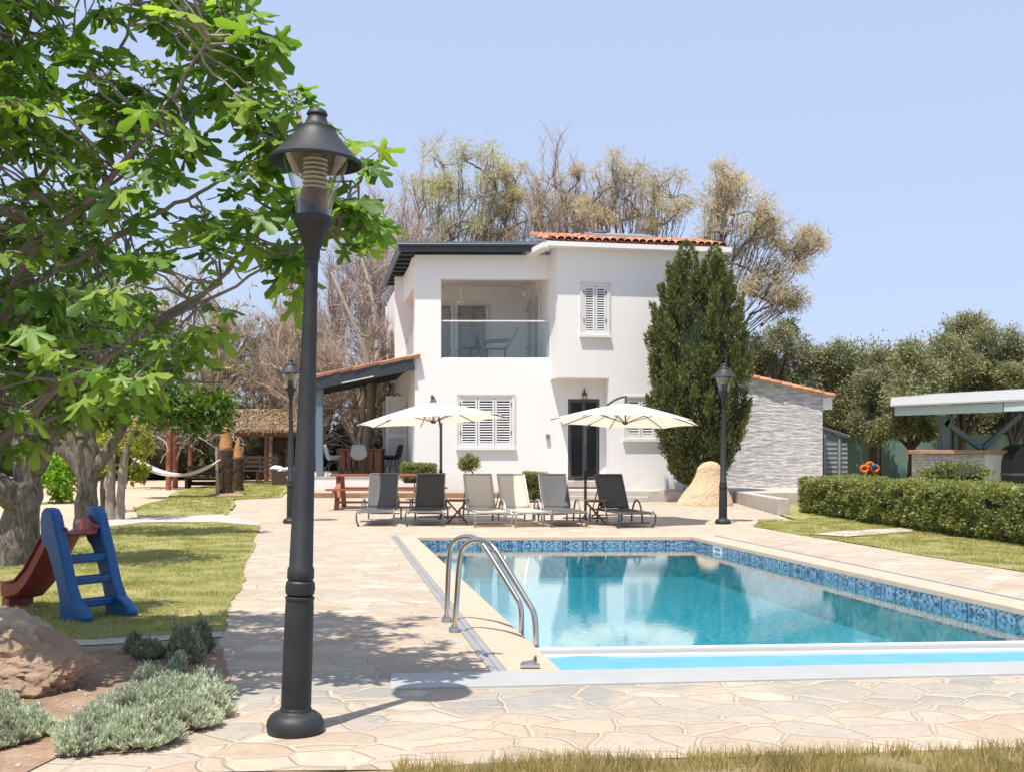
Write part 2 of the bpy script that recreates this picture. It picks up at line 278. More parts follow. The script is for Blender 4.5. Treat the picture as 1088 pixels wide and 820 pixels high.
# ------------------------------------------------------------ mesh builder
class MB:
    def __init__(s): s.v = []; s.f = []; s.smooth = []
    def add(s, vs, fs, smooth=False):
        o = len(s.v); s.v += [Vector(p) for p in vs]
        for f in fs: s.f.append([i+o for i in f]); s.smooth.append(smooth)
    def hexa(s, p):      # 8 pts: bottom 4 ccw, top 4 ccw
        s.add(p, [(3, 2, 1, 0), (4, 5, 6, 7), (0, 1, 5, 4), (1, 2, 6, 5), (2, 3, 7, 6), (3, 0, 4, 7)])
    def box(s, x0, x1, y0, y1, z0, z1, rot=None, bev=0):
        p = [(x0, y0, z0), (x1, y0, z0), (x1, y1, z0), (x0, y1, z0), (x0, y0, z1), (x1, y0, z1), (x1, y1, z1), (x0, y1, z1)]
        if rot is not None: p = [rot @ Vector(q) for q in p]
        s.hexa(p)
    def bar(s, a, b, w, h, up=(0, 0, 1)):
        a = Vector(a); b = Vector(b); d = (b-a).normalized(); x = d.cross(Vector(up))
        if x.length < 1e-4: x = d.cross(Vector((0, 1, 0)))
        x.normalize(); z = x.cross(d).normalized(); x = x*w/2; z = z*h/2
        s.hexa([a-x-z, a+x-z, b+x-z, b-x-z, a-x+z, a+x+z, b+x+z, b-x+z])
    def tube(s, pts, rad, n=8, cap=True, smooth=True):
        pts = [Vector(p) for p in pts]; m = len(pts)
        if not hasattr(rad, '__len__'): rad = [rad]*m
        vs = []; prev = None
        for i, p in enumerate(pts):
            d = (pts[min(i+1, m-1)]-pts[max(i-1, 0)])
            if d.length < 1e-7: d = Vector((0, 0, 1))
            d.normalize()
            if prev is None:
                x = d.cross(Vector((0, 0, 1)))
                if x.length < .05: x = d.cross(Vector((0, 1, 0)))
            else: x = prev-d*prev.dot(d)
            x.normalize(); prev = x; y = d.cross(x)
            for k in range(n):
                a = 2*PI*k/n; vs.append(p+(x*math.cos(a)+y*math.sin(a))*rad[i])
        fs = [(i*n+k, i*n+(k+1) % n, (i+1)*n+(k+1) % n, (i+1)*n+k) for i in range(m-1) for k in range(n)]
        s.add(vs, fs, smooth)
        if cap: s.add(vs[:n], [tuple(range(n))[::-1]]); s.add(vs[-n:], [tuple(range(n))])
    def lathe(s, prof, n=32, c=(0, 0, 0), smooth=True):
        vs = [(c[0]+r*math.cos(2*PI*k/n), c[1]+r*math.sin(2*PI*k/n), c[2]+z) for r, z in prof for k in range(n)]
        fs = [(i*n+k, i*n+(k+1) % n, (i+1)*n+(k+1) % n, (i+1)*n+k) for i in range(len(prof)-1) for k in range(n)]
        s.add(vs, fs, smooth)
    def ball(s, c, r, sub=2, noise=0, sc=(1, 1, 1), seed=0, ns=1.0):
        bm = bmesh.new(); bmesh.ops.create_icosphere(bm, subdivisions=sub, radius=1)
        rs = random.Random(seed); off = Vector((rs.random()*50, rs.random()*50, rs.random()*50))
        from mathutils import noise as mn
        vs = []
        for v in bm.verts:
            k = 1+noise*mn.fractal(v.co*ns+off, .9, 2.1, 4) if noise else 1
            vs.append(Vector((v.co.x*sc[0], v.co.y*sc[1], v.co.z*sc[2]))*r*k+Vector(c))
        s.add(vs, [[q.index for q in f.verts] for f in bm.faces], True); bm.free()
    def poly(s, pts, z=None, holes=()):
        loops = [[Vector(p) if len(p) == 3 else Vector((p[0], p[1], 0)) for p in pts]]+[[Vector((p[0], p[1], 0)) for p in h] for h in holes]
        flat = [p for l in loops for p in l]
        tris = tessellate_polygon(loops); vs = []
        for p in flat: vs.append((p.x, p.y, z(p.y) if callable(z) else (z if z is not None else p.z)))
        o = []
        for t in tris:
            a, b, c = [Vector(vs[i]) for i in t]
            o.append(t if (b-a).cross(c-a).z > 0 else t[::-1])
        s.add(vs, o)
    def prism(s, pts, z0, z1):
        n = len(pts); area = sum(pts[i][0]*pts[(i+1) % n][1]-pts[(i+1) % n][0]*pts[i][1] for i in range(n))
        if area < 0: pts = pts[::-1]
        a = [(p[0], p[1], z0) for p in pts]; b = [(p[0], p[1], z1) for p in pts]
        s.add(a+b, [tuple(range(n))[::-1], tuple(range(n, 2*n))]+[(i, (i+1) % n, n+(i+1) % n, n+i) for i in range(n)])
    def build(s, name, m, parent=None, origin=None, bevel=0):
        me = bpy.data.meshes.new(name)
        o = Vector(origin) if origin is not None else (parent_origin(parent) if parent else Vector())
        me.from_pydata([tuple(p-o) for p in s.v], [], s.f); me.materials.append(M[m] if isinstance(m, str) else m)
        me.polygons.foreach_set('use_smooth', s.smooth); me.update()
        if any(s.smooth): me.set_sharp_from_angle(angle=R(38))
        ob = bpy.data.objects.new(name, me); col.objects.link(ob)
        if parent: ob.parent = parent
        elif origin is not None: ob.location = o
        if bevel:
            b = ob.modifiers.new('bevel', 'BEVEL'); b.width = bevel; b.segments = 2; b.limit_method = 'ANGLE'
        return ob
def parent_origin(p):
    o = Vector()
    while p: o += p.location; p = p.parent
    return o
def arr_mesh(name, V, Fs, m, parent=None, smooth=False):
    """V (n,3); Fs list of (k,) index arrays all same length k -> array (m,k)"""
    me = bpy.data.meshes.new(name); o = parent_origin(parent) if parent else Vector()
    V = V-np.array(o); me.vertices.add(len(V)); me.vertices.foreach_set('co', V.astype(np.float32).ravel())
    k = Fs.shape[1]; me.loops.add(Fs.size); me.loops.foreach_set('vertex_index', Fs.astype(np.int32).ravel())
    me.polygons.add(len(Fs)); me.polygons.foreach_set('loop_start', (np.arange(len(Fs))*k).astype(np.int32))
    me.update(calc_edges=True)
    if smooth: me.polygons.foreach_set('use_smooth', np.ones(len(Fs), bool))
    me.materials.append(M[m]); ob = bpy.data.objects.new(name, me); col.objects.link(ob)
    if parent: ob.parent = parent
    return ob
def unit(a): return a/np.maximum(np.linalg.norm(a, axis=-1, keepdims=True), 1e-9)
def frames(d, n):
    y = unit(d); x = unit(np.cross(y, n)); z = np.cross(x, y); return np.stack([x, y, z], axis=-1)
def scatter(tv, tf, pos, rot, sc):
    tv = np.array(tv, float); tf = np.array(tf, int)
    sc = np.asarray(sc, float)
    if sc.ndim == 1: sc = np.repeat(sc[:, None], 3, 1)
    V = np.einsum('nij,nmj->nmi', rot, tv[None]*sc[:, None, :])+pos[:, None, :]
    Fa = tf[None]+(np.arange(len(pos))*len(tv))[:, None, None]
    return V.reshape(-1, 3), Fa.reshape(-1, tf.shape[1])
DIA = ([(0, 0, 0), (.5, .45, .05), (0, 1, 0), (-.5, .45, .05)], [(0, 1, 2, 3)])             # leaf: x scale = width, y = length
BLADE = ([(-.5, 0, 0), (.5, 0, 0), (.1, 1, .12), (-.1, 1, .12)], [(0, 1, 2, 3)])
TWIG = ([(-.5, 0, 0), (.5, 0, 0), (0, 0, .8), (.12, .55, .12), (.3, .5, .1), (0, 1, .0)], [(0, 1, 4, 3), (1, 2, 3, 4), (3, 4, 5, 5)])
TWIG = ([(-.5, 0, -.3), (.5, 0, -.3), (0, 0, .6), (-.1, 1, 0), (.1, 1, 0), (0, 1, .15)], [(0, 1, 4, 3), (1, 2, 5, 4), (2, 0, 3, 5)])
def fig_leaf():
    P = []
    lobes = [(-118, .50, 17), (-60, .80, 15), (0, 1.0, 17), (60, .80, 15), (118, .50, 17)]
    c = (0, .12)
    for i, (a, L, w) in enumerate(lobes):
        for da, rr in ((-w, .58), (-w*.8, .84), (0, 1.0), (w*.8, .84), (w, .58)):
            t = R(a+da); r = L*rr*.82; P.append((math.sin(t)*r+c[0], math.cos(t)*r+c[1]))
        if i < 4:
            t = R(a+29.5 if i in (0, 3) else a+30); P.append((math.sin(t)*.24+c[0], math.cos(t)*.24+c[1]))
    P.append((0, .0))
    vs = [(c[0], c[1], 0.0)]+[(x, y, -.28*abs(x)-.22*max(0, y-.3)**1.3+.05*math.sin(8*x+5*y)+(.05 if (k_ % 6) == 2 else -.03 if (k_ % 6) in (0, 4) else 0)) for k_, (x, y) in enumerate(P)]
    n = len(P); return vs, [(0, 1+(i+1) % n, 1+i) for i in range(n)]
FIG = fig_leaf()
# ------------------------------------------------------------ tagging
def tag(o, label=None, cat=None, group=None, kind=None):
    if label: o['label'] = label
    if cat: o['category'] = cat
    if group: o['group'] = group
    if kind: o['kind'] = kind
    return o
def thing(name, label, cat, loc, group=None, rz=0.0, kind=None):
    o = bpy.data.objects.new(name, None); col.objects.link(o); o.location = loc; o.rotation_euler = (0, 0, rz)
    o.empty_display_size = .2; return tag(o, label, cat, group, kind)
LOCAL = Vector((0, 0, 0))
def lbuild(mb, name, m, parent, bevel=0):      # mesh already in the parent's local coordinates
    return mb.build(name, m, None, None, bevel) if False else _lb(mb, name, m, parent, bevel)
def _lb(mb, name, m, parent, bevel):
    ob = mb.build(name, m, None, None, bevel); ob.parent = parent; return ob
def dup(root, loc, rz=None, label=None, group=None, scale=None):
    r = root.copy(); col.objects.link(r); r.location = loc
    if rz is not None: r.rotation_euler = (0, 0, rz)
    if scale: r.scale = (scale,)*3
    if label: r['label'] = label
    if group: r['group'] = group
    for ch in list(root.children):
        c = ch.copy(); col.objects.link(c); c.parent = r
        for g in list(ch.children):
            d = g.copy(); col.objects.link(d); d.parent = c
    return r
def g3(px, py, z=0): p = G(px, py, z); return (p.x, p.y)
# ============================================================ GROUND, POOL
PFL, PFR, PNR, PNL = (-1.53, 16.98), (2.86, 17.06), (4.78, 6.95), (.27, 6.60)   # pool opening
def lerp2(a, b, t): return (a[0]+(b[0]-a[0])*t, a[1]+(b[1]-a[1])*t)
hole = [PFL, PFR, PNR, PNL]
mb = MB(); mb.poly([(-60, -25), (60, -25), (60, 20), (-60, 20)], -.02, [hole])
ds = [20, 24.5, 29, 32.5, 36, 60, 90, 300, 900]
for a, b in zip(ds, ds[1:]):
    mb.add([(-60-b*2, a, hgt(a)-.02), (60+b*2, a, hgt(a)-.02), (60+b*2, b, hgt(b)-.02), (-60-b*2, b, hgt(b)-.02)], [(0, 1, 2, 3)])
tag(mb.build('ground', 'sand'), kind='structure')
# lawn behind the pool on the right, deep grass area (both sides) as a sheet
def jag(P, amp=.05, step=.22):
    o = []
    for i in range(len(P)):
        a, b = Vector(P[i][:2]), Vector(P[(i+1) % len(P)][:2]); L = (b-a).length; n = max(1, int(min(L, 60)/step)); d = (b-a)/max(L, 1e-6)
        flat = abs(d.y) < .02 and any(abs(a.y-c) < .01 for c in (20, 24.5, 29, 32.5, 36))
        for k in range(n):
            p = a+(b-a)*k/n
            if k and not flat: p += Vector((-d.y, d.x))*amp*(random.uniform(-1, 1)*.5+math.sin(p.x*3.1+p.y*2.3)*.7)
            o.append((p.x, p.y))
    return o
def sheet(name, polys, m, dz, holes=()):
    mb = MB()
    for p in polys:
        if m in ('lawn', 'bed', 'drygrass', 'kerb'): p = jag(p, .05 if m != 'kerb' else .025)
        mb.poly(p, lambda y: hgt(y)+dz, holes)
    return tag(mb.build(name, m), kind='structure')
g = g3
near = [g(-300, 850), g(20, 850), g(60, 806), g(150, 800), g(232, 765), g(246, 720), g(236, 674), g(258, 612), g(277, 557)]
d0 = G(277, 557).y
deck1 = [g(-20, 826), g(20, 790), g(120, 780), g(205, 750), g(222, 716), g(218, 674), g(244, 612), g(266, 559), (-4.62, 20.0),
         (4.6, 20.0), g(800, 559.5), g(1088, 608), (7.5, 9.0), (9.5, 4.9), g(1088, 794), g(900, 801), g(700, 806), g(500, 812), g(420, 818), g(300, 819), g(150, 822)]
mb = MB(); mb.poly(deck1, .004, [hole])
XR = 5.5
deck2 = [(-4.62, 20), (-5.3, 20.2), g(236, 549), (-6.25, 24.5), (-7.15, 28.0), (-6.1, 28.95), (1.2, 29.0), (2, 27.3), (XR, 27.3), (XR, 20.6), (4.85, 21.4), (4.6, 20)]
def split(poly, c, keep):
    out = []
    for i in range(len(poly)):
        a = poly[i]; b = poly[(i+1) % len(poly)]; ka = (a[1]-c)*keep >= 0; kb = (b[1]-c)*keep >= 0
        if ka: out.append(a)
        if ka != kb: t = (c-a[1])/(b[1]-a[1]); out.append((a[0]+(b[0]-a[0])*t, c))
    return out
mb.poly(deck2, lambda y: hgt(y)+.004)
tag(mb.build('stone_pool_deck', 'paving'), kind='structure')
# lawns
lawn1 = [g(236, 674), g(258, 612), g(276, 559), g(230, 555.5), g(150, 556), g(60, 566), g(-80, 580), (-12, 14), (-12, 8.2), g(100, 680)]
sheet('lawn_by_slide', [lawn1], 'lawn', .012)
kerb1 = [g(276, 559), g(276, 556), g(236, 549), g(150, 551), g(95, 556), g(60, 563), g(60, 566), g(150, 556), g(230, 555.5)]
sheet('stone_kerb_path', [kerb1], 'kerb', .02)
lawn2 = [(-6.28, 24.4), g(238, 549.5), g(150, 551), (-8.6, 24.5), (-9.2, 29), (-9.8, 31.5), (-9.6, 35.5), (-7.4, 36), (-6.15, 29), (-7.2, 28.05)]
l2 = [split(split(lawn2, a, 1), b, -1) for a, b in ((0, 24.5), (24.5, 29), (29, 32.5), (32.5, 40))]
l2 = [q for q in l2 if len(q) > 2]
sheet('upper_lawn', l2, 'lawn', .014)
lawnR = [g(800, 559.5), g(1088, 608), (7.5, 9.0), (9.5, 8.0), (24, 8), (24, 20), (4.6, 20)]
sheet('lawn_by_hedge', [lawnR, [(4.6, 20), (24, 20), (24, 24.5), (5.6, 24.5), (5.6, 20.9), (4.85, 21.4)], [(5.6, 24.5), (24, 24.5), (24, 29), (5.6, 29)], [(7, 29), (24, 29), (24, 36), (7, 36)]], 'lawn', .012)
sheet('stepping_stone_path', [[g(862, 569), g(900, 565), g(972, 561.5), g(968, 566), g(900, 571.5)]], 'kerb', .03)
bed = [g(236, 674), g(246, 720), g(232, 765), g(150, 800), g(60, 806), g(20, 826), (-8, 4.0), (-8, 8.2), g(100, 680)]
sheet('planting_bed', [bed], 'bed', .01)
sheet('bed_edge_stones', [[g(-60, 680), g(100, 681), g(236, 673), g(236, 678), g(100, 687), g(-60, 688)]], 'kerb', .016)
front = [g(1088, 794), g(900, 801), g(700, 806), g(500, 812), g(420, 818), g(300, 819), g(150, 822), g(20, 826), (-8, 4), (-8, 0), (12, 0), (12, 4.9), (9.5, 4.9)]
sheet('dry_grass_verge', [front], 'drygrass', .002)
# basin
mb = MB(); zb = -.62
ring = [PFL, PFR, PNR, PNL]
bn = lerp2(PFL, PNL, .935); bn2 = lerp2(PFR, PNR, .935)
def vquad(a, b, z0, z1): mb.add([(a[0], a[1], z0), (b[0], b[1], z0), (b[0], b[1], z1), (a[0], a[1], z1)], [(0, 1, 2, 3)])
vquad(PFL, PFR, zb, .0); vquad(PFR, bn2, zb, 0); vquad(bn2, bn, zb, -.14); vquad(bn, PFL, zb, 0)
vquad(bn2, PNR, -.4, 0); vquad(PNR, PNL, -.4, 0); vquad(PNL, bn, -.4, 0)
mb.add([(bn[0], bn[1], -.4), (PNL[0], PNL[1], -.4), (PNR[0], PNR[1], -.4), (bn2[0], bn2[1], -.4)], [(0, 1, 2, 3)])
mb.add([(p[0], p[1], zb) for p in (PFL, PFR, bn2, bn)], [(0, 3, 2, 1)])
tag(mb.build('pool_basin', 'mosaic'), kind='structure')
mb = MB(); mb.add([(p[0], p[1], -.125) for p in (bn, bn2, PFR, PFL)], [(0, 1, 2, 3)])
tag(mb.build('water', 'water'), kind='structure')
# coping
def off(a, b, d):      # offset point a of edge... helper for parallel strips
    v = Vector((b[0]-a[0], b[1]-a[1])).normalized(); return Vector((-v.y, v.x))*d
mb = MB(); w = .30; ov = .03
def strip(a, b, nin, nout, z0, z1, e0=(0, 0), e1=(0, 0), m=None):
    t = m or mb; v = Vector((b[0]-a[0], b[1]-a[1])).normalized(); n = Vector((-v.y, v.x))
    A = Vector(a); B = Vector(b)
    t.prism([tuple(A+n*nin-v*e0[0]), tuple(B+n*nin+v*e1[0]), tuple(B+n*nout+v*e1[1]), tuple(A+n*nout-v*e0[1])], z0, z1)
kx = .178
cl = [(PFL[0]+ov, PFL[1]-ov), (PNL[0]+ov, PNL[1]), (PNL[0]-w, PNL[1]), (PFL[0]-w, PFL[1]+w)]
cf = [(PFL[0]+ov, PFL[1]-ov), (PFR[0]-ov, PFR[1]-ov), (PFR[0]+w, PFR[1]+w), (PFL[0]-w, PFL[1]+w)]
cr = [(PFR[0]-ov, PFR[1]-ov), (PNR[0]-ov, PNR[1]), (PNR[0]+w, PNR[1]), (PFR[0]+w, PFR[1]+w)]
for q in (cl, cf, cr): mb.prism(q, -.035, .022)
tag(mb.build('pool_coping', 'coping', bevel=.008), kind='structure')
mb = MB()
for s_, (a, b) in ((-1, (PFL, PNL)), (1, (PFR, PNR))):
    for e in ((.304, .345), (.375, .40)):
        mb.prism([(a[0]+s_*e[0], a[1]+.3), (b[0]+s_*e[0], b[1]), (b[0]+s_*e[1], b[1]), (a[0]+s_*e[1], a[1]+.3)], -.01, .016)
    mb.prism([(a[0]+s_*.345, a[1]+.3), (b[0]+s_*.345, b[1]), (b[0]+s_*.375, b[1]), (a[0]+s_*.375, a[1]+.3)], -.01, .008)
tag(mb.build('cover_guide_rail', 'railgrey'), kind='structure')
# pool cover
LZ = .022
lb0, lf0, lb1, lf1 = (-.735, 6.54), (-.69, 6.13), (5.6, 7.14), (5.5, 6.80)
t = thing('pool_cover', 'retractable pool cover housing with blue sheet and white lid along near pool edge', 'pool cover', (2.4, 6.7, 0))
mb = MB(); mb.prism([lf0, lf1, lb1, lb0], -.01, .016); mb.build('lid', 'lid', t, bevel=.006)
mb = MB(); a0, a1, b0, b1 = (.13, 7.06), (4.72, 7.40), (.08, 7.345), (4.66, 7.72)
mb.prism([a0, a1, b1, b0], -.06, .012); bm_ = mb.build('beam', 'beamgrey', t)
for q in (0, 1):
    mb = MB(); e = .05
    if q == 0: mb.prism([(a0[0], a0[1]-.012), (a1[0], a1[1]-.012), (a1[0], a1[1]+e), (a0[0], a0[1]+e)], -.07, .02)
    else: mb.prism([(b0[0], b0[1]-e), (b1[0], b1[1]-e), (b1[0], b1[1]+.012), (b0[0], b0[1]+.012)], -.08, .02)
    mb.build('beam_edge', 'white', bm_)
mb = MB(); n = 40
for i in range(n):
    for k in range(6):
        pass
vs = []; fs = []; K = 8
for i in range(n+1):
    u = i/n
    for k in range(K+1):
        v = k/K; x = .20+u*4.5; y = 7.055+(.34*u)-v*(.52); y0 = y
        z = .004-.03*v*v+.003*math.sin(u*23+v*3)*v+(.018*math.exp(-((u-.06-.05*v)**2)/.0012))
        vs.append((x, y0, z))
for i in range(n):
    for k in range(K): a = i*(K+1)+k; fs.append((a, a+1, a+K+2, a+K+1))
mb.add(vs, fs, True); mb.build('cover_sheet', 'coverblue', t)
mb = MB(); mb.tube([(.18, 6.78, -.22), (4.7, 6.98, -.22)], .1, 20); mb.build('roller', 'coverblue', t)
mb = MB(); mb.box(.05, .17, 6.63, 6.67, .03, .05); mb.build('drive_bracket', 'steel', t); mb = MB(); mb.tube([(.06, 6.76, .03), (.12, 6.78, .035), (.14, 6.82, .03), (.15, 6.95, .03)], .014, 8); mb.build('drive_bracket', 'steel', t)
# skimmer
fr_d = Vector((PNR[0]-PFR[0], PNR[1]-PFR[1], 0)).normalized()
sk = Vector((PFR[0], PFR[1], 0))+fr_d*1.05
t = thing('pool_skimmer', 'small white square skimmer mouth set in the right mosaic wall of the pool', 'skimmer', sk+Vector((0, 0, -.12)))
nn = Vector((-1, kx, 0)).normalized()
mb = MB()
def plate(c, u, wdt, z0, z1, dep):
    a = c-u*wdt/2; b = c+u*wdt/2; q = nn*dep
    mb.hexa([a+Vector((0, 0, z0)), a+q+Vector((0, 0, z0)), b+q+Vector((0, 0, z0)), b+Vector((0, 0, z0)), a+Vector((0, 0, z1)), a+q+Vector((0, 0, z1)), b+q+Vector((0, 0, z1)), b+Vector((0, 0, z1))])
for (dz0, dz1, cc, ww) in ((-.15, -.12, 0, .32), (-.07, -.04, 0, .32), (-.12, -.07, -.145, .03), (-.12, -.07, .145, .03)): plate(sk+fr_d*cc, fr_d, ww, dz0+.0, dz1, .02)
mb.build('frame', 'white', t)
mb = MB(); plate(sk, fr_d, .26, -.12, -.07, .006); mb.build('flap', 'beamgrey', t)
# ============================================================ STREET LAMPS
lp = thing('street_lamp', 'tall near black garden lamp post with glass lantern in the foreground beside the fig leaves', 'lamp', (0, 0, 0), 'black garden lamp posts')
mb = MB(); mb.lathe([(0, 0), (.130, 0), (.134, .012), (.138, .035), (.134, .06), (.122, .083), (.102, .098), (.082, .104), (.076, .110), (.076, .118), (.071, .125)], 40); lbuild(mb, 'base', 'lamp', lp)
mb = MB(); mb.lathe([(.068, .10), (.072, .14), (.068, .60), (.066, .64), (.070, .645), (.070, .655), (.058, .662), (.068, .67), (.071, .70), (.068, .725), (.058, .735), (.064, .745), (.064, .79), (.057, .80), (.031, 2.19), (.031, 2.33)], 32); lbuild(mb, 'post', 'lamp', lp)
mb = MB(); mb.lathe([(.03, 2.27), (.036, 2.275), (.038, 2.325), (.046, 2.34), (.052, 2.37), (.068, 2.41), (.090, 2.445), (.094, 2.46), (.094, 2.478), (.086, 2.484), (.066, 2.486), (.066, 2.605), (.060, 2.61), (0, 2.61)], 36); lbuild(mb, 'cup', 'lamp', lp)
mb = MB()
for k in range(7):
    z = 2.61+.022*k; mb.lathe([(.035, z), (.056, z+.004), (.060, z+.012), (.035, z+.02)], 24)
mb.lathe([(.03, 2.60), (.03, 2.78)], 20); lbuild(mb, 'louver_stack', 'louver', lp)
mb = MB(); mb.lathe([(.084, 2.484), (.088, 2.52), (.097, 2.57), (.112, 2.63), (.133, 2.69), (.158, 2.74), (.178, 2.775)], 40); lbuild(mb, 'glass', 'lampglass', lp)
mb = MB(); mb.lathe([(.170, 2.78), (.215, 2.735), (.225, 2.736), (.227, 2.748), (.215, 2.756), (.180, 2.79), (.140, 2.832), (.108, 2.873), (.094, 2.896), (.094, 2.906), (.082, 2.910), (.060, 2.925), (.047, 2.952), (.043, 2.968), (.050, 2.971), (.050, 2.977), (.042, 2.992), (.02, 3.004), (0, 3.008)], 44)
mb.lathe([(.215, 2.735), (.20, 2.757), (.12, 2.83), (0, 2.86)], 44); lbuild(mb, 'lamp_shade', 'lamp', lp)
lp.location = G(313.5, 778); lp.rotation_euler = (0, R(2.05), 0)
l2_ = dup(lp, G(768, 556.5), 0, 'slim black garden lamp post beside the sandstone rock, right of the loungers'); l2_.rotation_euler = (0, R(.5), 0); l2_.scale = (1.08, 1.08, 1.0)
l3_ = dup(lp, G(309, 556), 0, 'far left black garden lamp post half hidden behind the near lamp post'); l3_.rotation_euler = (0, 0, .3); l3_.scale = (1.08, 1.08, 1.03)
# ============================================================ HOUSE
class Fr:   # wall frame: origin, u along, n outward
    def __init__(s, o, u, n=None):
        s.o = Vector((o[0], o[1], 0)); s.u = Vector((u[0], u[1], 0)).normalized(); s.n = Vector((s.u.y, -s.u.x, 0)) if n is None else n
    def p(s, u, w, n): return s.o+s.u*u+s.n*n+Vector((0, 0, w))
    def box(s, mb, u0, u1, w0, w1, n0, n1):
        mb.hexa([s.p(u0, w0, n1), s.p(u1, w0, n1), s.p(u1, w0, n0), s.p(u0, w0, n0), s.p(u0, w1, n1), s.p(u1, w1, n1), s.p(u1, w1, n0), s.p(u0, w1, n0)])
    def wall(s, mb, u0, u1, w0, w1, th, ops=()):   # outer face at n=0, thickness inwards, rectangular openings (u0,u1,w0,w1)
        us = sorted({u0, u1, *[o[0] for o in ops], *[o[1] for o in ops]}); ws = sorted({w0, w1, *[o[2] for o in ops], *[o[3] for o in ops]})
        solid = {}
        for i in range(len(us)-1):
            for j in range(len(ws)-1):
                cu = (us[i]+us[i+1])/2; cw = (ws[j]+ws[j+1])/2
                solid[i, j] = not any(o[0] < cu < o[1] and o[2] < cw < o[3] for o in ops)
        for (i, j), sld in solid.items():
            if not sld: continue
            a, b, c, d = us[i], us[i+1], ws[j], ws[j+1]; q = lambda u, w, n: s.p(u, w, n)
            mb.add([q(a, c, 0), q(b, c, 0), q(b, d, 0), q(a, d, 0)], [(0, 1, 2, 3)])
            mb.add([q(a, c, -th), q(b, c, -th), q(b, d, -th), q(a, d, -th)], [(3, 2, 1, 0)])
            if not solid.get((i-1, j)): mb.add([q(a, c, 0), q(a, d, 0), q(a, d, -th), q(a, c, -th)], [(0, 1, 2, 3)])
            if not solid.get((i+1, j)): mb.add([q(b, c, 0), q(b, c, -th), q(b, d, -th), q(b, d, 0)], [(0, 1, 2, 3)])
            if not solid.get((i, j-1)): mb.add([q(a, c, 0), q(a, c, -th), q(b, c, -th), q(b, c, 0)], [(0, 1, 2, 3)])
            if not solid.get((i, j+1)): mb.add([q(a, d, 0), q(b, d, 0), q(b, d, -th), q(a, d, -th)], [(0, 1, 2, 3)])
    def upx(s, px):     # u coordinate where the ray of pixel column px meets this wall plane
        k = (px-CX)/F; a = s.o.x-k*s.o.y; b = s.u.x-k*s.u.y; return -a/b
    def wpy(s, u, py): D = s.o.y+s.u.y*u; return HC-(py-HY)/F*D
DH = 29.0
house = thing('house', 'two storey white villa with balcony, red tiled roof and shuttered windows beyond the pool', 'house', (0, 30, .28))
A = (-2.60, DH)
fL = Fr(A, (1, .01))                      # left wing front
uB = fL.upx(585)
C = (1.19, 28.15); fR = Fr(C, (1, .19))    # right wing front
uCr = 4.25
fS = Fr((A[0]-.187*10.4, DH+10.4), (.187, -1)); LS = 10.4*math.sqrt(1+.187**2)      # left side wall, u runs back->front
# right wing return (facing left), from left wing plane to C
Bp = fL.p(uB, 0, 0); fRet = Fr((Bp.x-.12, Bp.y+.6), (C[0]-Bp.x+.12, C[1]-Bp.y-.6)); LR = Vector((C[0]-Bp.x+.12, C[1]-Bp.y-.6)).length
zT = 6.62   # top of left wing wall (under fascia)
def rectpx(fr, x0, x1, y0, y1):
    u0, u1 = fr.upx(x0), fr.upx(x1); um = (u0+u1)/2; return (u0, u1, fr.wpy(um, y1), fr.wpy(um, y0))
bal = rectpx(fL, 468.5, 585, 296.5, 381); bal = (bal[0], uB-.02, bal[2], bal[3])
w1 = rectpx(fL, 487, 546, 420, 475)
door = rectpx(fL, 603.5, 637, 423.5, 510)
uD = fL.upx(652)
mb = MB(); fL.wall(mb, 0, uB, .1, zT, .25, [bal, w1]); mb.build('wall', 'stucco', house)
mb = MB(); fL.wall(mb, uB, uD, .1, 3.6, .25, [door]); mb.build('wall', 'stucco', house)
# right wing
w2 = rectpx(fR, 618, 646.5, 302, 356); w3 = rectpx(fR, 664, 712, 422, 466)
u646 = fR.upx(647); zOv = fR.wpy(1.0, 401.5); zR = fR.wpy(2, 262)
mb = MB(); fR.wall(mb, 0, uCr, zOv, zR, .25, [w2]); mb.build('wall', 'stucco', house)
mb = MB(); fR.wall(mb, u646, uCr, .1, zOv-.001, .25, [w3]); mb.build('wall', 'stucco', house)
mb = MB(); fRet.wall(mb, 0, LR-.255, zOv, zR, .25); mb.build('wall', 'stucco', house)
# underside slab of the overhang, recess right cheek
mb = MB(); c0 = fR.p(.004, 0, -.004); c1 = fR.p(uCr-.3, 0, -.004); mb.prism([(c0.x, c0.y+.0), (c1.x, c1.y), (c1.x, 30.5), (c0.x-.2, 30.5)], zOv+.003, zOv+.2); mb.build('soffit', 'stucco', house)
rc = fR.p(u646, 0, 0); fc = Fr((rc.x-.02, rc.y+1.1), (.02, -1.1)); 
mb = MB(); fc.wall(mb, 0, .845, .1, zOv-.002, .2); mb.build('wall', 'stucco', house)
# left side wall (two storeys) with openings
zB = bal[2]
up0 = fS.upx(438.0); u_a = fS.upx(421); side_open = (u_a, LS-.42, 4.05, 5.78)
pd = (fS.upx(396), fS.upx(433), .70, 2.95)
mb = MB(); fS.wall(mb, 4.6, LS-.002, .1, zT, .25, [(max(4.7, u_a), LS-.42, 4.05, 5.80), (max(4.7, pd[0]), pd[1], pd[2], pd[3])]); mb.build('wall', 'stucco', house)
# rear block of the left wing with a narrow window
mb = MB(); swin = (fS.upx(413.5), fS.upx(416.5), 4.0, 5.55); fS.wall(mb, 0, 4.6-.002, .1, 6.72, .25, [swin]); mb.build('wall', 'stucco', house)
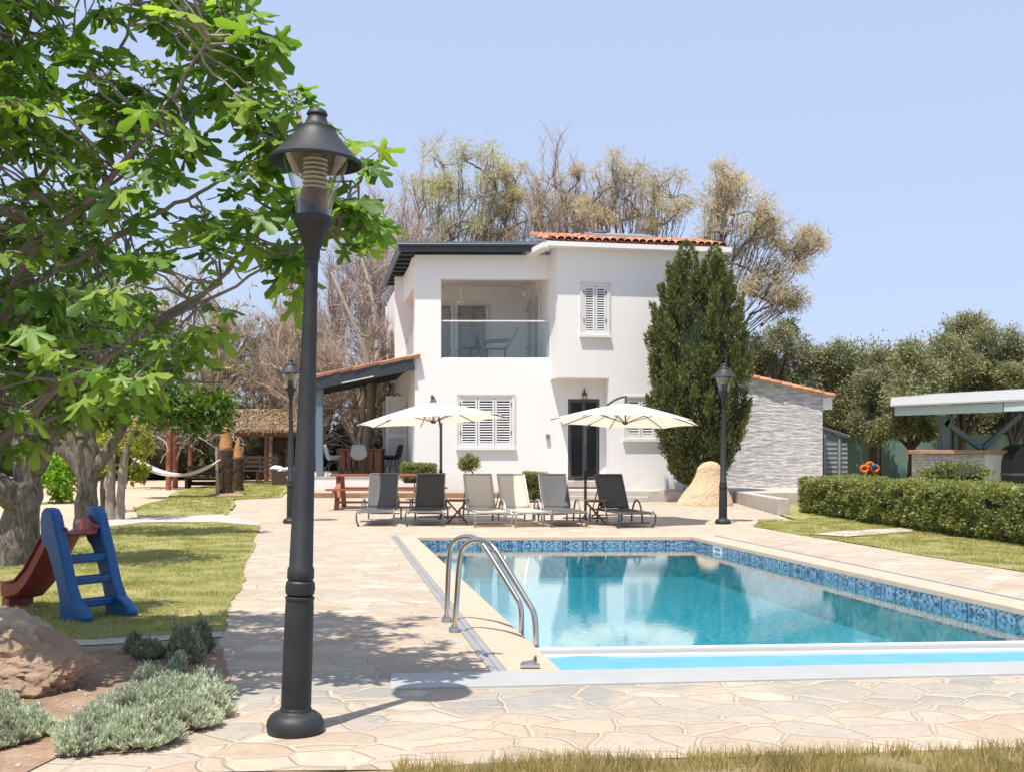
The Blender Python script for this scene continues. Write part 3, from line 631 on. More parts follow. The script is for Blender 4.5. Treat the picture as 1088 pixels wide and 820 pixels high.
# rear body so the house is closed
mb = MB(); b0_ = fS.p(0, 0, 0); br = fR.p(uCr, 0, 0)
fbk = Fr((br.x-1.9, br.y+9.5), (b0_.x-br.x+1.9, b0_.y-br.y-9.5)); LB = Vector((b0_.x-br.x+1.9, b0_.y-br.y-9.5)).length
fbk.wall(mb, 0, LB, .1, 6.6, .25); mb.build('wall', 'stucco', house)
mb = MB(); frt = Fr((br.x, br.y), (-1.9, 9.5)); frt.wall(mb, .26, 9.6, .1, zR, .25); mb.build('wall', 'stucco', house)
# balcony interior: floor, ceiling, back and side walls
def pt(fr, u, n): p = fr.p(u, 0, n); return (p.x, p.y)
mb = MB(); q = [pt(fL, .26, -.26), pt(fL, uB-.0, -.26), pt(fL, uB-.5, -3.9), pt(fL, -.3, -3.9)]
mb.prism(q, zB-.25, zB-.02); mb.build('balcony_floor', 'offwhite', house)
mb = MB(); mb.prism([pt(fL, -.9, -3.6), pt(fL, uB-.3, -3.6), pt(fL, uB-.3, -3.75), pt(fL, -.9, -3.75)], zB-.02, zT); mb.build('balcony_back_wall', 'stucco', house)
bs = [pt(fL, uB+.02, -.26), pt(fL, uB+.12, -.26), pt(fL, uB-.5, -3.6), pt(fL, uB-.62, -3.6)]
mb = MB(); mb.prism(bs, zB-.02, zT); mb.build('balcony_side_wall', 'stucco', house)
mb = MB(); q = [fL.p(-.1, 0, -.25), fL.p(uB, 0, -.25), fL.p(uB-.5, 0, -3.7), fL.p(-.6, 0, -3.7)]
zc = [zT-.28, zT-.42, zT-.3, zT-.28]; mb.hexa([Vector((p.x, p.y, z)) for p, z in zip(q, zc)]+[Vector((p.x, p.y, zT-.02)) for p in q]); mb.build('balcony_ceiling', 'stucco', house)
# balustrade
t2 = MB(); fL.box(t2, bal[0], bal[1], bal[2]+.03, bal[2]+1.0, -.10, -.085); gls = t2.build('balustrade', 'balconyglass', house)
t2 = MB(); fL.box(t2, bal[0], bal[1], bal[2]+1.0, bal[2]+1.035, -.115, -.07); fL.box(t2, bal[0], bal[1], bal[2]-.0, bal[2]+.03, -.115, -.07); t2.build('rail', 'white', gls)
t2 = MB(); fS.box(t2, max(4.7, u_a), LS-.42, 4.05, 4.7, -.10, -.085); t2.build('balustrade', 'balconyglass', house)
# balcony doors (shutter pairs on back wall and on side wall)
fb = Fr(pt(fL, -.9, -3.59), (1, .01))
def shutters(fr, u0, u1, z0, z1, n, name, framemat='white', gap=.035, lou=.055, dep=.06, slat='white', rails=True, nb=0.0, back='glassdark', cov=.42):
    """window: frame > shutter leaves with real slats"""
    w = MB(); fw = .055
    fr.box(w, u0, u1, z0, z0+fw, nb-.02, nb+.035); fr.box(w, u0, u1, z1-fw, z1, nb-.02, nb+.035)
    fr.box(w, u0, u0+fw, z0+fw, z1-fw, nb-.02, nb+.035); fr.box(w, u1-fw, u1, z0+fw, z1-fw, nb-.02, nb+.035)
    wo = w.build(name, framemat, house)
    b = MB(); fr.box(b, u0+.02, u1-.02, z0+.02, z1-.02, nb-.09, nb-.07); b.build('pane', back, wo)
    W = (u1-u0-2*fw)/n
    for i in range(n):
        a = u0+fw+W*i+.008; e = a+W-.016; s = MB(); st = .05
        fr.box(s, a, a+st, z0+fw+.005, z1-fw-.005, nb-.03, nb+.02); fr.box(s, e-st, e, z0+fw+.005, z1-fw-.005, nb-.03, nb+.02)
        fr.box(s, a+st, e-st, z0+fw+.005, z0+fw+.07, nb-.03, nb+.018); fr.box(s, a+st, e-st, z1-fw-.07, z1-fw-.005, nb-.03, nb+.018)
        zz = z0+fw+.07+.02
        while zz < z1-fw-.08:
            p = [fr.p(a+st, zz, nb+.012), fr.p(e-st, zz, nb+.012), fr.p(e-st, zz+lou*cov, nb-.022), fr.p(a+st, zz+lou*cov, nb-.022)]
            s.hexa([p[0], p[1], p[2], p[3]]+[x+Vector((0, 0, .008)) for x in p]); zz += lou
        so = s.build('shutter', slat, wo)
        if rails:
            for zz in (z0+.25*(z1-z0), z0+.8*(z1-z0)):
                uu = a if i == 0 else e; hgs = MB()
                fr.box(hgs, uu-.02, uu+.01, zz, zz+.09, nb+.022, nb+.04)
                if i in (0, n-1): hgs.build('hinge', 'frame_dark', wo)
    return wo
def sill(fr, u0, u1, z, parent, e=.06):
    s = MB(); fr.box(s, u0-e, u1+e, z-.07, z-.002, -.02, .09); return s.build('sill', 'white', parent)
wo = shutters(fL, *w1, 3, 'window', lou=.068, nb=-.02); sill(fL, w1[0], w1[1], w1[2], wo)
wo = shutters(fR, *w2, 2, 'window', lou=.062, nb=-.02, cov=.6); sill(fR, w2[0], w2[1], w2[2], wo)
wo = shutters(fR, *w3, 3, 'window', lou=.068, nb=-.02, cov=.6); sill(fR, w3[0], w3[1], w3[2], wo)
wo = shutters(fS, swin[0], swin[1], swin[2], swin[3], 1, 'window', nb=-.05)
# surround mouldings
for fr, w_ in ((fL, w1), (fR, w2), (fR, w3)):
    s = MB(); e = .045
    fr.box(s, w_[0]-e, w_[0]-.001, w_[2], w_[3]+e, -.01, .03); fr.box(s, w_[1]+.001, w_[1]+e, w_[2], w_[3]+e, -.01, .03); fr.box(s, w_[0], w_[1], w_[3]+.001, w_[3]+e, -.01, .03)
    s.build('window_surround', 'offwhite', house)
for (a, e) in ((.75, 1.75), (1.85, 2.8)):
    shutters(fb, a, e, zB, zB+1.95, 2, 'balcony_door', nb=.03, slat='plasticgrey')
fsd = Fr(bs[3], (bs[0][0]-bs[3][0], bs[0][1]-bs[3][1])); Lsd = (Vector(bs[0])-Vector(bs[3])).length
shutters(fsd, .5, 2.2, zB, zB+2.05, 2, 'balcony_door', nb=.03, slat='white')
# globe lamp, ceiling fan mount
gp = U(558, 312, 31.3); mb = MB(); mb.ball(gp, .10, 3); mb.tube([gp+Vector((0, 0, .08)), gp+Vector((0, .9, .45))], .012, 6)
t_ = thing('globe_lamp', 'round white globe lamp inside the balcony above the deck chair', 'wall lamp', gp); mb.build('globe', 'white', t_)
gp = U(490, 321, 31.0); t_ = thing('ceiling_lamp', 'small white ceiling lamp at the left of the balcony', 'ceiling lamp', gp)
mb = MB(); mb.lathe([(0, -.05), (.10, -.04), (.13, 0), (.02, .02), (.02, .5)], 20, gp); mb.build('shade', 'white', t_)
# main door
fw = MB(); fL.box(fw, door[0], door[1], door[3]-.09, door[3], -.12, -.04); fL.box(fw, door[0], door[0]+.09, door[2], door[3]-.09, -.12, -.04); fL.box(fw, door[1]-.09, door[1], door[2], door[3]-.09, -.12, -.04)
fL.box(fw, (door[0]+door[1])/2-.04, (door[0]+door[1])/2+.04, door[2], door[3]-.09, -.12, -.045); fL.box(fw, door[0]+.09, door[1]-.09, door[2], door[2]+.12, -.115, -.05)
d_ = fw.build('door', 'frame_dark', house)
s = MB(); fL.box(s, door[0]+.05, door[1]-.05, door[2]+.05, door[3]-.05, -.10, -.09); s.build('pane', 'glassdark', d_)
s = MB(); fL.box(s, (door[0]+door[1])/2+.01, (door[0]+door[1])/2+.035, door[2]+.9, door[2]+1.2, -.045, -.0); s.build('handle', 'alulight', d_)
s = MB(); fL.box(s, door[0]-.12, door[1]+.12, door[2]-.17, door[2]-.02, -.2, .28); s.build('door_step', 'kerb', house)
# left wing roof: dark fascia, thin slab, rafter tails
zf0, zf1 = 6.64, 6.86; oh = .36
P1 = fL.p(-.40, 0, oh); P2 = fL.p(fL.upx(577), 0, oh)
P4 = Vector((A[0]-.187*6.0-.42, DH+6.0, 0)); P3 = Vector((P2.x-.4, DH+6.0, 0))
mb = MB(); mb.prism([(P1.x, P1.y), (P2.x, P2.y), (P3.x, P3.y), (P4.x, P4.y)], zf1+.012, zf1+.05); rf = mb.build('roof', 'bluegrey', house)
mb = MB(); mb.bar(P1+Vector((0, .03, 6.755)), P2+Vector((0, .03, 6.755)), .05, .215); mb.tube([P1+Vector((0, -.03, 6.82)), P2+Vector((0, -.03, 6.82))], .045, 10); mb.build('fascia', 'anthracite', rf)
mb = MB(); mb.bar(P1+Vector((.03, .06, 6.755)), P4+Vector((.03, 0, 6.755)), .05, .215); mb.build('fascia', 'anthracite', rf)
for k in range(9):
    tt = .08+k*.105; a = P1.lerp(P4, tt)+Vector((.06, 0, 6.72)); b = a+Vector((.9, .02, 0)); mb = MB(); mb.bar(a, b, .10, .16); mb.build('rafter_tail', 'anthracite', rf)
# tiled roof helper
def tile_template():
    vs = []; n = 7
    for y, r in ((0, .105), (1, .085)):
        for k in range(n): a = PI*k/(n-1); vs.append((math.cos(a)*r, y, math.sin(a)*r*.9))
    for y, r in ((0, .088),):
        for k in range(n): a = PI*k/(n-1); vs.append((math.cos(a)*r, y, math.sin(a)*r*.9))
    fs = [(k, k+1, n+k+1, n+k) for k in range(n-1)]+[(2*n+k, 2*n+k+1, k+1, k) for k in range(n-1)]
    return vs, fs
TT = tile_template()
def tiles(o, u, v, nu, nv, su=.2, sv=.36, jit=.012):
    o = np.array(o, float); u = unit(np.array(u, float)); v = unit(np.array(v, float)); nz = np.cross(u, v)
    pos = []; rot = []; sc = []
    for j in range(nv):
        for i in range(nu):
            pos.append(o+u*(i*su)+v*(j*sv)+nz*(.012+j*.0)+RNG.normal(0, jit, 3)*[1, 1, .3]); vv = unit(v+nz*(-.02)+RNG.normal(0, .012, 3))
            rot.append(frames(vv[None], nz[None])[0]); sc.append((1.0, sv*1.15, 1.0))
        # pans
        for i in range(nu-1):
            pos.append(o+u*((i+.5)*su)+v*(j*sv)+nz*.03); r_ = frames(v[None], -nz[None])[0]; rot.append(r_); sc.append((1.0, sv*1.15, .55))
    return scatter(TT[0], TT[1], np.array(pos), np.array(rot), np.array(sc))
# right wing roof
tpx = fR.p(-.20, zR-.02, .32); uR = np.array(fR.u); upd = np.array((-fR.n+Vector((0, 0, .24))).normalized())
V, Fa = tiles(np.array(tpx)+np.array((0, 0, .06)), uR, upd, 24, 7); r2 = arr_mesh('roof', V, Fa, 'tile', house, True)
mb = MB(); a = fR.p(-.22, zR-.02, .30); b = fR.p(4.60, zR-.02, .30); bk = Vector(upd)*2.75
mb.hexa([a-Vector((0, 0, .04)), b-Vector((0, 0, .04)), b+bk-Vector((0, 0, .04)), a+bk-Vector((0, 0, .04)), a+Vector((0, 0, .02)), b+Vector((0, 0, .02)), b+bk+Vector((0, 0, .02)), a+bk+Vector((0, 0, .02))]); mb.build('roof_deck', 'offwhite', r2)
mb = MB(); fR.box(mb, -.33, 4.66, zR-.12, zR+.0, -.05, .33); mb.build('eave_band', 'stucco', r2)
fRr = Fr((Bp.x-.42, Bp.y+1.8), (C[0]-Bp.x, C[1]-Bp.y)); mb = MB()
q0 = fR.p(-.31, zR-.08, .2); q1 = q0+Vector((-.9, 2.6, 0)); mb.bar(q0, q1, .26, .13); mb.build('eave_band', 'stucco', r2)
rp = fR.p(-.22, zR+.0, .30); V, Fa = tiles(np.array(rp)+np.array((0, .05, .06)), (0.2, 0, 0), unit(np.array((-.19, 1, .24))), 1, 7); arr_mesh('verge_tiles', V, Fa, 'tile', r2, True)
mb = MB(); sp = fR.p(1.25, zR+.42, -.9); ux = Vector(uR); vy = Vector(upd); mb.hexa([sp, sp+ux*1.7, sp+ux*1.7+vy*1.2, sp+vy*1.2]+[x+Vector((0, 0, .06)) for x in (sp, sp+ux*1.7, sp+ux*1.7+vy*1.2, sp+vy*1.2)])
mb.build('solar_panel', 'alulight', house); mb = MB(); mb.tube([sp+ux*1.0+vy*.6+Vector((-.9, 0, .12)), sp+ux*1.0+vy*.6+Vector((-.5, 0, .12))], .05, 8); mb.build('pipe', 'frame_dark', r2)
# stone steps / brown band and platform
mb = MB(); mb.prism([(-5.6, 28.78), (.2, 28.78), (.2, 29.0), (-5.6, 29.0)], .05, .265); tag(mb.build('stone_step', 'brownstone', bevel=.01), kind='structure')
mb = MB(); mb.prism([(-6.0, 28.9), (-2.62, 28.9), (-4.3, 38), (-7.5, 38)], .2, .67); tag(mb.build('porch_platform', 'stucco'), kind='structure')
mb = MB(); mb.prism([(-6.02, 28.88), (-2.63, 28.88), (-4.3, 38), (-7.5, 38)], .672, .70); tag(mb.build('porch_paving', 'kerb'), kind='structure')
mb = MB()
mb.prism([(.95, 27.9), (2.2, 27.2), (4.0, 27.1), (XR, 26.9), (XR+.05, 22.6), (XR+.3, 22.6), (XR+.25, 26), (8.5, 26.5), (9.2, 31), (1.2, 31)], 0, .38)
tag(mb.build('terrace_platform', 'kerb', bevel=.015), kind='structure')
mb = MB(); mb.prism([(1.0, 27.75), (2.3, 27.0), (3.4, 26.9), (3.4, 27.3), (2.3, 27.5), (1.1, 28.2)], 0, .24); tag(mb.build('terrace_step', 'kerb', bevel=.015), kind='structure')
# porch roof
t = thing('porch', 'open porch with pale tiled lean-to roof on dark beams left of the house', 'porch', (-4.2, 29, .7))
hz, lz = 3.87, 3.34
xl = -5.28; e0 = Vector((-2.62, 28.9, hz)); e1 = Vector((xl, 28.9, lz)); bkv = Vector((-1.3, 7.0, 0))
mb = MB(); mb.hexa([e1+Vector((0, 0, -.05)), e0+Vector((0, 0, -.05)), e0+bkv+Vector((0, 0, -.05)), e1+bkv+Vector((0, 0, -.05)), e1, e0, e0+bkv, e1+bkv]); mb.build('roof_deck', 'anthracite', t)
mb = MB(); mb.bar(e1+Vector((-.05, -.03, -.17)), e0+Vector((0, -.03, -.17)), .06, .34, up=(0, 0, 1)); mb.build('beam', 'anthracite', t)
mb = MB(); mb.bar(e1+Vector((0, 0, -.14)), e1+bkv+Vector((0, 0, -.14)), .08, .26); mb.build('beam', 'anthracite', t)
for k in range(1, 7):
    mb = MB(); o_ = bkv*(k/7.0); mb.bar(e1+o_+Vector((0, 0, -.12)), e0+o_+Vector((0, 0, -.12)), .07, .16); mb.build('rafter', 'anthracite', t)
mb = MB(); mb.bar(e0.lerp(e1, .40)+Vector((0, -.075, -.30)), e0.lerp(e1, .72)+Vector((0, -.075, -.31)), .03, .03); mb.build('strip_light', 'offwhite', t)
sl = unit(np.array((e0-e1))); V, Fa = tiles(np.array(e1)+np.array((-.05, -.02, .05)), unit(np.array(bkv)), sl, 34, 8, jit=.008); arr_mesh('roof', V, Fa, 'tilepale', t, True)
for dd in (0, 5.6):
    mb = MB(); x = xl+.12-1.3*dd/7; mb.box(x-.08, x+.09, 28.98+dd, 29.14+dd, .70, 3.2); mb.build('post', 'bluegrey', t, bevel=.01)
mb = MB(); mb.bar((xl+.12, 29.06, 2.75), (xl+.12+.6, 29.06, 3.25), .10, .10); mb.build('brace', 'bluegrey', t) if False else None
# porch french doors shutters on the side wall
for i, (a, e) in enumerate(((pd[0], pd[0]+(pd[1]-pd[0])*.5), (pd[0]+(pd[1]-pd[0])*.5+.02, pd[1]))):
    shutters(fS, max(4.75, a), e, pd[2], pd[3], 2, 'porch_door', nb=-.04, slat='white', lou=.07)
def open_leaf(fr, u, z0, z1, length=.62):     # shutter leaf opened outwards
    a = fr.p(u, 0, .02); b = fr.p(u+.12, 0, length); d = (b-a).normalized(); f2 = Fr((a.x, a.y), (d.x, d.y)); s = MB(); L = (b-a).length; st = .06
    f2.box(s, 0, st, z0, z1, -.02, .02); f2.box(s, L-st, L, z0, z1, -.02, .02)
    for zz in (z0, (z0+z1)/2-.04, z1-.09): f2.box(s, st, L-st, zz, zz+.09, -.02, .02)
    zz = z0+.1
    while zz < z1-.1:
        p = [f2.p(st, zz, .014), f2.p(L-st, zz, .014), f2.p(L-st, zz+.045, -.014), f2.p(st, zz+.045, -.014)]
        s.hexa(p+[x+Vector((0, 0, .008)) for x in p]); zz += .062
    return s.build('open_shutter', 'white', house)
open_leaf(fS, pd[1]-.1, pd[2], pd[3]); open_leaf(fS, pd[1]-1.6, pd[2], pd[3], .5); open_leaf(fS, pd[1]-3.2, pd[2], pd[3], .5)
# wall lanterns
def lantern(loc, out, label):
    t = thing('wall_lantern', label, 'wall lamp', loc, 'carriage lanterns on the house walls'); o = Vector(out)
    mb = MB(); mb.tube([loc, loc+o*.10+Vector((0, 0, .12)), loc+o*.2+Vector((0, 0, .06)), loc+o*.2], .014, 8); mb.ball(loc+o*.01, .045, 2); mb.build('bracket', 'anthracite', t)
    c = loc+o*.2; mb = MB(); mb.lathe([(.035, -.26), (.075, -.10), (.085, -.06)], 8, c, False); mb.build('glass', 'lampglass', t)
    mb = MB(); mb.lathe([(0, .02), (.03, .0), (.10, -.06), (.085, -.065)], 8, c, False); mb.lathe([(0, -.31), (.02, -.29), (.04, -.26), (.03, -.255)], 8, c, False)
    for k in range(4): a = PI/4+k*PI/2; mb.tube([c+Vector((.037*math.cos(a), .037*math.sin(a), -.26)), c+Vector((.083*math.cos(a), .083*math.sin(a), -.06))], .006, 4)
    mb.build('cap', 'anthracite', t); mb = MB(); mb.ball(c+Vector((0, 0, -.15)), .03, 2); mb.build('bulb', 'offwhite', t)
lantern(fL.p(fL.upx(620.5), 2.93, .0), fL.n, 'black carriage lantern on the wall above the dark glass door')
lantern(fS.p(fS.upx(426), 3.05, 0), fS.n, 'nearer black carriage lantern under the porch roof, by the house corner')
lantern(fS.p(fS.upx(412), 3.05, 0), fS.n, 'farther black carriage lantern under the porch roof, above the open shutters')
c = fL.p(fL.upx(582), 1.72, 0); t = thing('wall_socket', 'small grey electrical box on the white wall left of the door', 'electrical box', c)
mb = MB(); fL.box(mb, fL.upx(582)-.05, fL.upx(582)+.05, 1.70, 1.84, .0, .08); mb.build('box', 'plasticgrey', t, bevel=.008); mb = MB(); fL.box(mb, fL.upx(582)-.035, fL.upx(582)+.035, 1.74, 1.80, .08, .086); mb.build('cover', 'alu', t)
# balcony chair and table
bc = fL.p(fL.upx(532), zB, -1.1); t = thing('deck_chair', 'grey fabric deck chair standing on the balcony behind the glass', 'chair', bc)
mb = MB(); mb.bar(bc+Vector((.1, 0, .45)), bc+Vector((.45, 0, .98)), .5, .04, up=(0, 1, 0)); mb2 = MB()
mb = MB(); mb.hexa([bc+Vector(p) for p in ((.12, -.25, .40), (.18, -.25, .38), (.18, .25, .38), (.12, .25, .40), (.42, -.25, .95), (.5, -.25, .93), (.5, .25, .93), (.42, .25, .95))]); mb.build('backrest', 'plasticgrey', t)
mb = MB(); mb.hexa([bc+Vector(p) for p in ((-.5, -.25, .36), (.16, -.25, .36), (.16, .25, .36), (-.5, .25, .36), (-.5, -.25, .41), (.16, -.25, .41), (.16, .25, .41), (-.5, .25, .41))]); mb.build('seat', 'plasticgrey', t)
for sx, sy in ((-.4, -.22), (-.4, .22), (.1, -.22), (.1, .22)): mb = MB(); mb.tube([bc+Vector((sx, sy, 0)), bc+Vector((sx+.03, sy, .37))], .02, 6); mb.build('leg', 'slingmid', t)
for sy in (-.27, .27): mb = MB(); mb.tube([bc+Vector((-.45, sy, .38)), bc+Vector((-.4, sy, .56)), bc+Vector((.25, sy, .6))], .022, 6); mb.build('armrest', 'slingmid', t)
bt = fL.p(fL.upx(502), zB, -1.2); t = thing('side_table', 'low round grey table with small dark vase on the balcony', 'table', bt)
mb = MB(); mb.lathe([(0, .38), (.33, .38), (.33, .41), (0, .412)], 24, bt); mb.build('tabletop', 'slingmid', t)
for k in range(3): a = k*2.1; mb = MB(); mb.tube([bt+Vector((.3*math.cos(a), .3*math.sin(a), 0)), bt+Vector((.1*math.cos(a), .1*math.sin(a), .38))], .018, 6); mb.build('leg', 'slingmid', t)
t = thing('vase', 'small dark vase standing on the balcony table', 'vase', bt+Vector((.1, 0, .412))); mb = MB(); mb.lathe([(0, 0), (.05, 0), (.07, .1), (.05, .2), (.03, .26), (.04, .30)], 14, bt+Vector((.1, 0, .412))); mb.build('body', 'blackplastic', t)
# porch dining set
tb = Vector((-4.25, 30.6, .70)); t = thing('dining_table', 'reddish brown slatted wooden dining table on the porch', 'table', tb)
mb = MB(); mb.box(tb.x-.62, tb.x+.62, tb.y-.45, tb.y+.45, 1.40, 1.45); mb.build('tabletop', 'wood', t)
mb = MB()
for k in range(7): xx = tb.x-.53+k*.155; mb.box(xx, xx+.12, tb.y-.40, tb.y-.37, .74, 1.38)
mb.build('slatted_panel', 'wood', t)
for sx in (-.56, .56):
    for sy in (-.36, .36): mb = MB(); mb.box(tb.x+sx-.04, tb.x+sx+.04, tb.y+sy-.035, tb.y+sy+.04, .70, 1.40); mb.build('leg', 'wood', t)
def shell_chair(loc, rz, label, m):
    t = thing('shell_chair', label, 'chair', loc, 'moulded shell chairs round the porch table', rz)
    vs = []; fs = []; nu, nv = 11, 12
    for j in range(nv):
        v = j/(nv-1)
        for i in range(nu):
            u = (i/(nu-1)-.5)*2
            if v < .5: y = -.22+v*2*.40; z = .44+.02*abs(u)**2*3; x = u*(.20+.03*v*2)
            else: k = (v-.5)*2; y = .18+.10*k+.0; z = .46+.40*k; x = u*(.23-.07*k**3)
            y -= .05*abs(u)**2*(1 if v > .4 else 0); z += .06*abs(u)**3 if v < .6 else 0
            vs.append((x, y, z))
    for j in range(nv-1):
        for i in range(nu-1): a = j*nu+i; fs.append((a, a+1, a+nu+1, a+nu))
    mb = MB(); mb.add(vs, fs, True); o = lbuild(mb, 'shell', m, t); sm = o.modifiers.new('s', 'SOLIDIFY'); sm.thickness = .012
    for sx in (-1, 1):
        for sy in (-1, 1): mb = MB(); mb.tube([(sx*.10, sy*.10, .42), (sx*.22, sy*.22, 0)], [.018, .012], 8); lbuild(mb, 'leg', 'blackplastic', t)
    mb = MB(); mb.tube([(-.15, -.15, .25), (.15, .15, .25)], .006, 5); mb.tube([(.15, -.15, .25), (-.15, .15, .25)], .006, 5); lbuild(mb, 'brace', 'blackplastic', t)
shell_chair(Vector((-4.22, 29.85, .70)), PI+.1, 'light grey shell chair with its back to the pool at the porch table', 'plasticgrey')
shell_chair(Vector((-5.0, 30.3, .70)), PI/2+.4, 'pale grey shell chair at the left end of the porch table', 'plasticgrey')
shell_chair(Vector((-3.35, 30.5, .70)), -PI/2-.3, 'black shell chair at the house end of the porch table', 'blackplastic')
# ============================================================ STONE-CLAD ANNEX, SHED
t = thing('annex', 'low annex clad in pale split stone with sloping terracotta tile roof', 'outbuilding', (7, 30, .4))
an = MB(); z0 = .38; D_ = 29.6
xa0, xa1 = 5.7, (874-CX)/F*D_; 
za = HC-(403-HY)/F*D_; zb_ = HC-(421-HY)/F*D_; xq = (796-CX)/F*D_
k = (zb_-za)/(xa1-xq); zl = za+(xa0-xq)*k
an.add([(xa0, D_, z0), (xa1, D_, z0), (xa1, D_, zb_), (xa0, D_, zl), (xa0-.6, D_+3.4, z0), (xa1-.6, D_+3.4, z0), (xa1-.6, D_+3.4, zb_), (xa0-.6, D_+3.4, zl)],
       [(0, 1, 2, 3), (5, 4, 7, 6), (1, 5, 6, 2), (4, 0, 3, 7), (3, 2, 6, 7)])
an.build('wall', 'cladding', t)
mb = MB(); sv_ = unit(np.array((-1, 0, -k))); st_ = np.array((xa1+.30, D_-.06, zb_+k*.30+.05))
V, Fa = tiles(st_, (-.17, 1, 0), sv_, 17, 9, sv=.30, jit=.006); arr_mesh('roof', V, Fa, 'tile', t, True)
mb = MB(); mb.hexa([Vector(p) for p in ((xa0, D_-.03, zl+.01), (xa1+.32, D_-.03, zb_+.32*k+.01), (xa1-.3, D_+3.45, zb_+.32*k+.01), (xa0-.6, D_+3.45, zl+.01), (xa0, D_-.03, zl+.05), (xa1+.32, D_-.03, zb_+.32*k+.05), (xa1-.3, D_+3.45, zb_+.32*k+.05), (xa0-.6, D_+3.45, zl+.05))]); mb.build('roof_deck', 'offwhite', t)
mb = MB(); mb.box(xa1+.005, xa1+.26, D_-.02, D_+.06, zb_-.36, zb_-.03); mb.build('eave_end', 'stucco', t)
Ds = 30.8; x0 = (874-CX)/F*Ds-.3; x1 = (899-CX)/F*Ds; t = thing('garden_shed', 'small grey metal garden shed behind the stone annex', 'shed', (x0+.4, Ds, .3))
zt0 = HC-(455-HY)/F*Ds; zt1 = HC-(464-HY)/F*Ds; xr = (875-CX)/F*Ds; xc = (893-CX)/F*Ds
mb = MB(); mb.add([(x0, Ds, .2), (xc, Ds, .2), (xc, Ds, zt1), (x0, Ds, zt0+.1), (x0, Ds+2, .2), (xc+.2, Ds+2, .2), (xc+.2, Ds+2, zt1), (x0, Ds+2, zt0+.1)], [(0, 1, 2, 3), (1, 5, 6, 2), (5, 4, 7, 6)]); mb.build('wall', 'alu', t)
mb = MB(); zz = .5
while zz < zt1-.12: mb.box(xr+.03, xc-.10, Ds-.03, Ds-.002, zz, zz+.08); mb.box(xc+.03, xc+.20, Ds-.012, Ds+.03, zz, zz+.08); zz += .13
mb.build('slats', 'plasticgrey', t)
mb = MB(); mb.bar((x0, Ds-.04, zt0+.1), (x1+.05, Ds-.04, zt1+.0), .05, .06); mb.box(xc-.07, xc-.01, Ds-.04, Ds-.003, .2, zt1-.06); mb.box(xr, xr+.05, Ds-.04, Ds-.003, .2, zt1+.08); mb.build('frame', 'plasticgrey', t)
mb = MB(); mb.hexa([Vector(p) for p in ((x0, Ds-.1, zt0+.12), (x1+.08, Ds-.1, zt1+.03), (x1+.2, Ds+2.1, zt1+.03), (x0, Ds+2.1, zt0+.12), (x0, Ds-.1, zt0+.14), (x1+.08, Ds-.1, zt1+.05), (x1+.2, Ds+2.1, zt1+.05), (x0, Ds+2.1, zt0+.14))]); mb.build('roof', 'plasticgrey', t)
# ============================================================ GREEN FENCE, PAVILION, OVEN, TOY
t = thing('mesh_fence', 'green shade-net fence behind the olive trees and pavilion', 'fence', (12, 36, .35))
mb = MB(); n = 60
for i in range(n):
    x0 = 9.6+i*.5; x1 = x0+.5; mb.add([(x0, 36+.06*math.sin(i*1.3), .3), (x1, 36+.06*math.sin(i*1.3+1.3), .3), (x1, 36+.06*math.sin(i*1.3+1.3), 1.95), (x0, 36+.06*math.sin(i*1.3), 1.92)], [(0, 1, 2, 3)], True)
mb.build('netting', 'net', t)
for i in range(12): mb = MB(); mb.tube([(9.8+i*2.4, 35.85, .3), (9.8+i*2.4, 35.85, 2.05)], .03, 8); mb.build('post', 'wooddark', t)
pv = thing('pavilion', 'open garden pavilion with pale blue roof boards on V-braced posts behind the hedge', 'pavilion', (11.5, 27, .2))
a = U(951, 441, 27.5); b = U(1066, 437, 25.6); dirp = (b-a); c_ = b+dirp*.9; bkp = Vector((-.9, 6.5, 0))
mb = MB(); mb.bar(a+Vector((0, 0, .1)), b+Vector((0, 0, .1)), .05, .22); mb.build('fascia', 'paleblue', pv)
mb = MB(); mb.bar(b+Vector((0, -.06, .12)), c_+Vector((0, -.06, .12)), .05, .24); mb.build('fascia', 'paleblue', pv)
rb = Vector((1.95, 5.5, .52))
mb = MB(); A_ = a+Vector((-.15, -.08, .215)); C_ = c_+Vector((0, -.1, .235)); mb.hexa([A_, C_, C_+rb, A_+rb]+[x+Vector((0, 0, .04)) for x in (A_, C_, C_+rb, A_+rb)]); mb.build('roof', 'lid', pv)
mb = MB(); mb.bar(a+Vector((.05, 0, .1)), a+Vector((1.98, 5.5, .60)), .05, .22); mb.build('fascia', 'paleblue', pv)
for k in range(7):
    mb = MB(); s_ = a.lerp(c_, .06+k*.15)+Vector((0, .05, .10)); mb.bar(s_, s_+rb, .07, .14); mb.build('rafter', 'bluegrey', pv)
pz = 2.15; D2 = 27.3
def PX(px, D=D2): return (px-CX)/F*D
mb = MB(); mb.box(PX(1000), PX(1008), D2-.1, D2+.1, .9, 2.25); mb.build('post', 'bluegrey', pv, bevel=.01)
mb = MB(); mb.box(PX(1088), PX(1094), D2-.1, D2+.1, .2, 2.4); mb.build('post', 'bluegrey', pv, bevel=.01)
for (p, q) in (((1007, 450), (1042, 476)), ((1044, 476), (1084, 440)), ((1004, 452), (1014, 441))):
    mb = MB(); mb.bar(U(p[0], p[1], D2-.05), U(q[0], q[1], D2-.05), .12, .17 if p[0] != 1004 else .1, up=(0, 1, 0)); mb.build('brace', 'bluegrey', pv)
ct = thing('bar_counter', 'stone clad outdoor counter with wooden top under the pavilion', 'counter', (12, 26.8, .3))
z1_ = HC-(482-HY)/F*26.8
mb = MB(); mb.box(PX(983, 26.8), PX(1046, 26.8), 26.8, 27.7, .1, z1_); mb.build('clad_panel', 'cladding', ct)
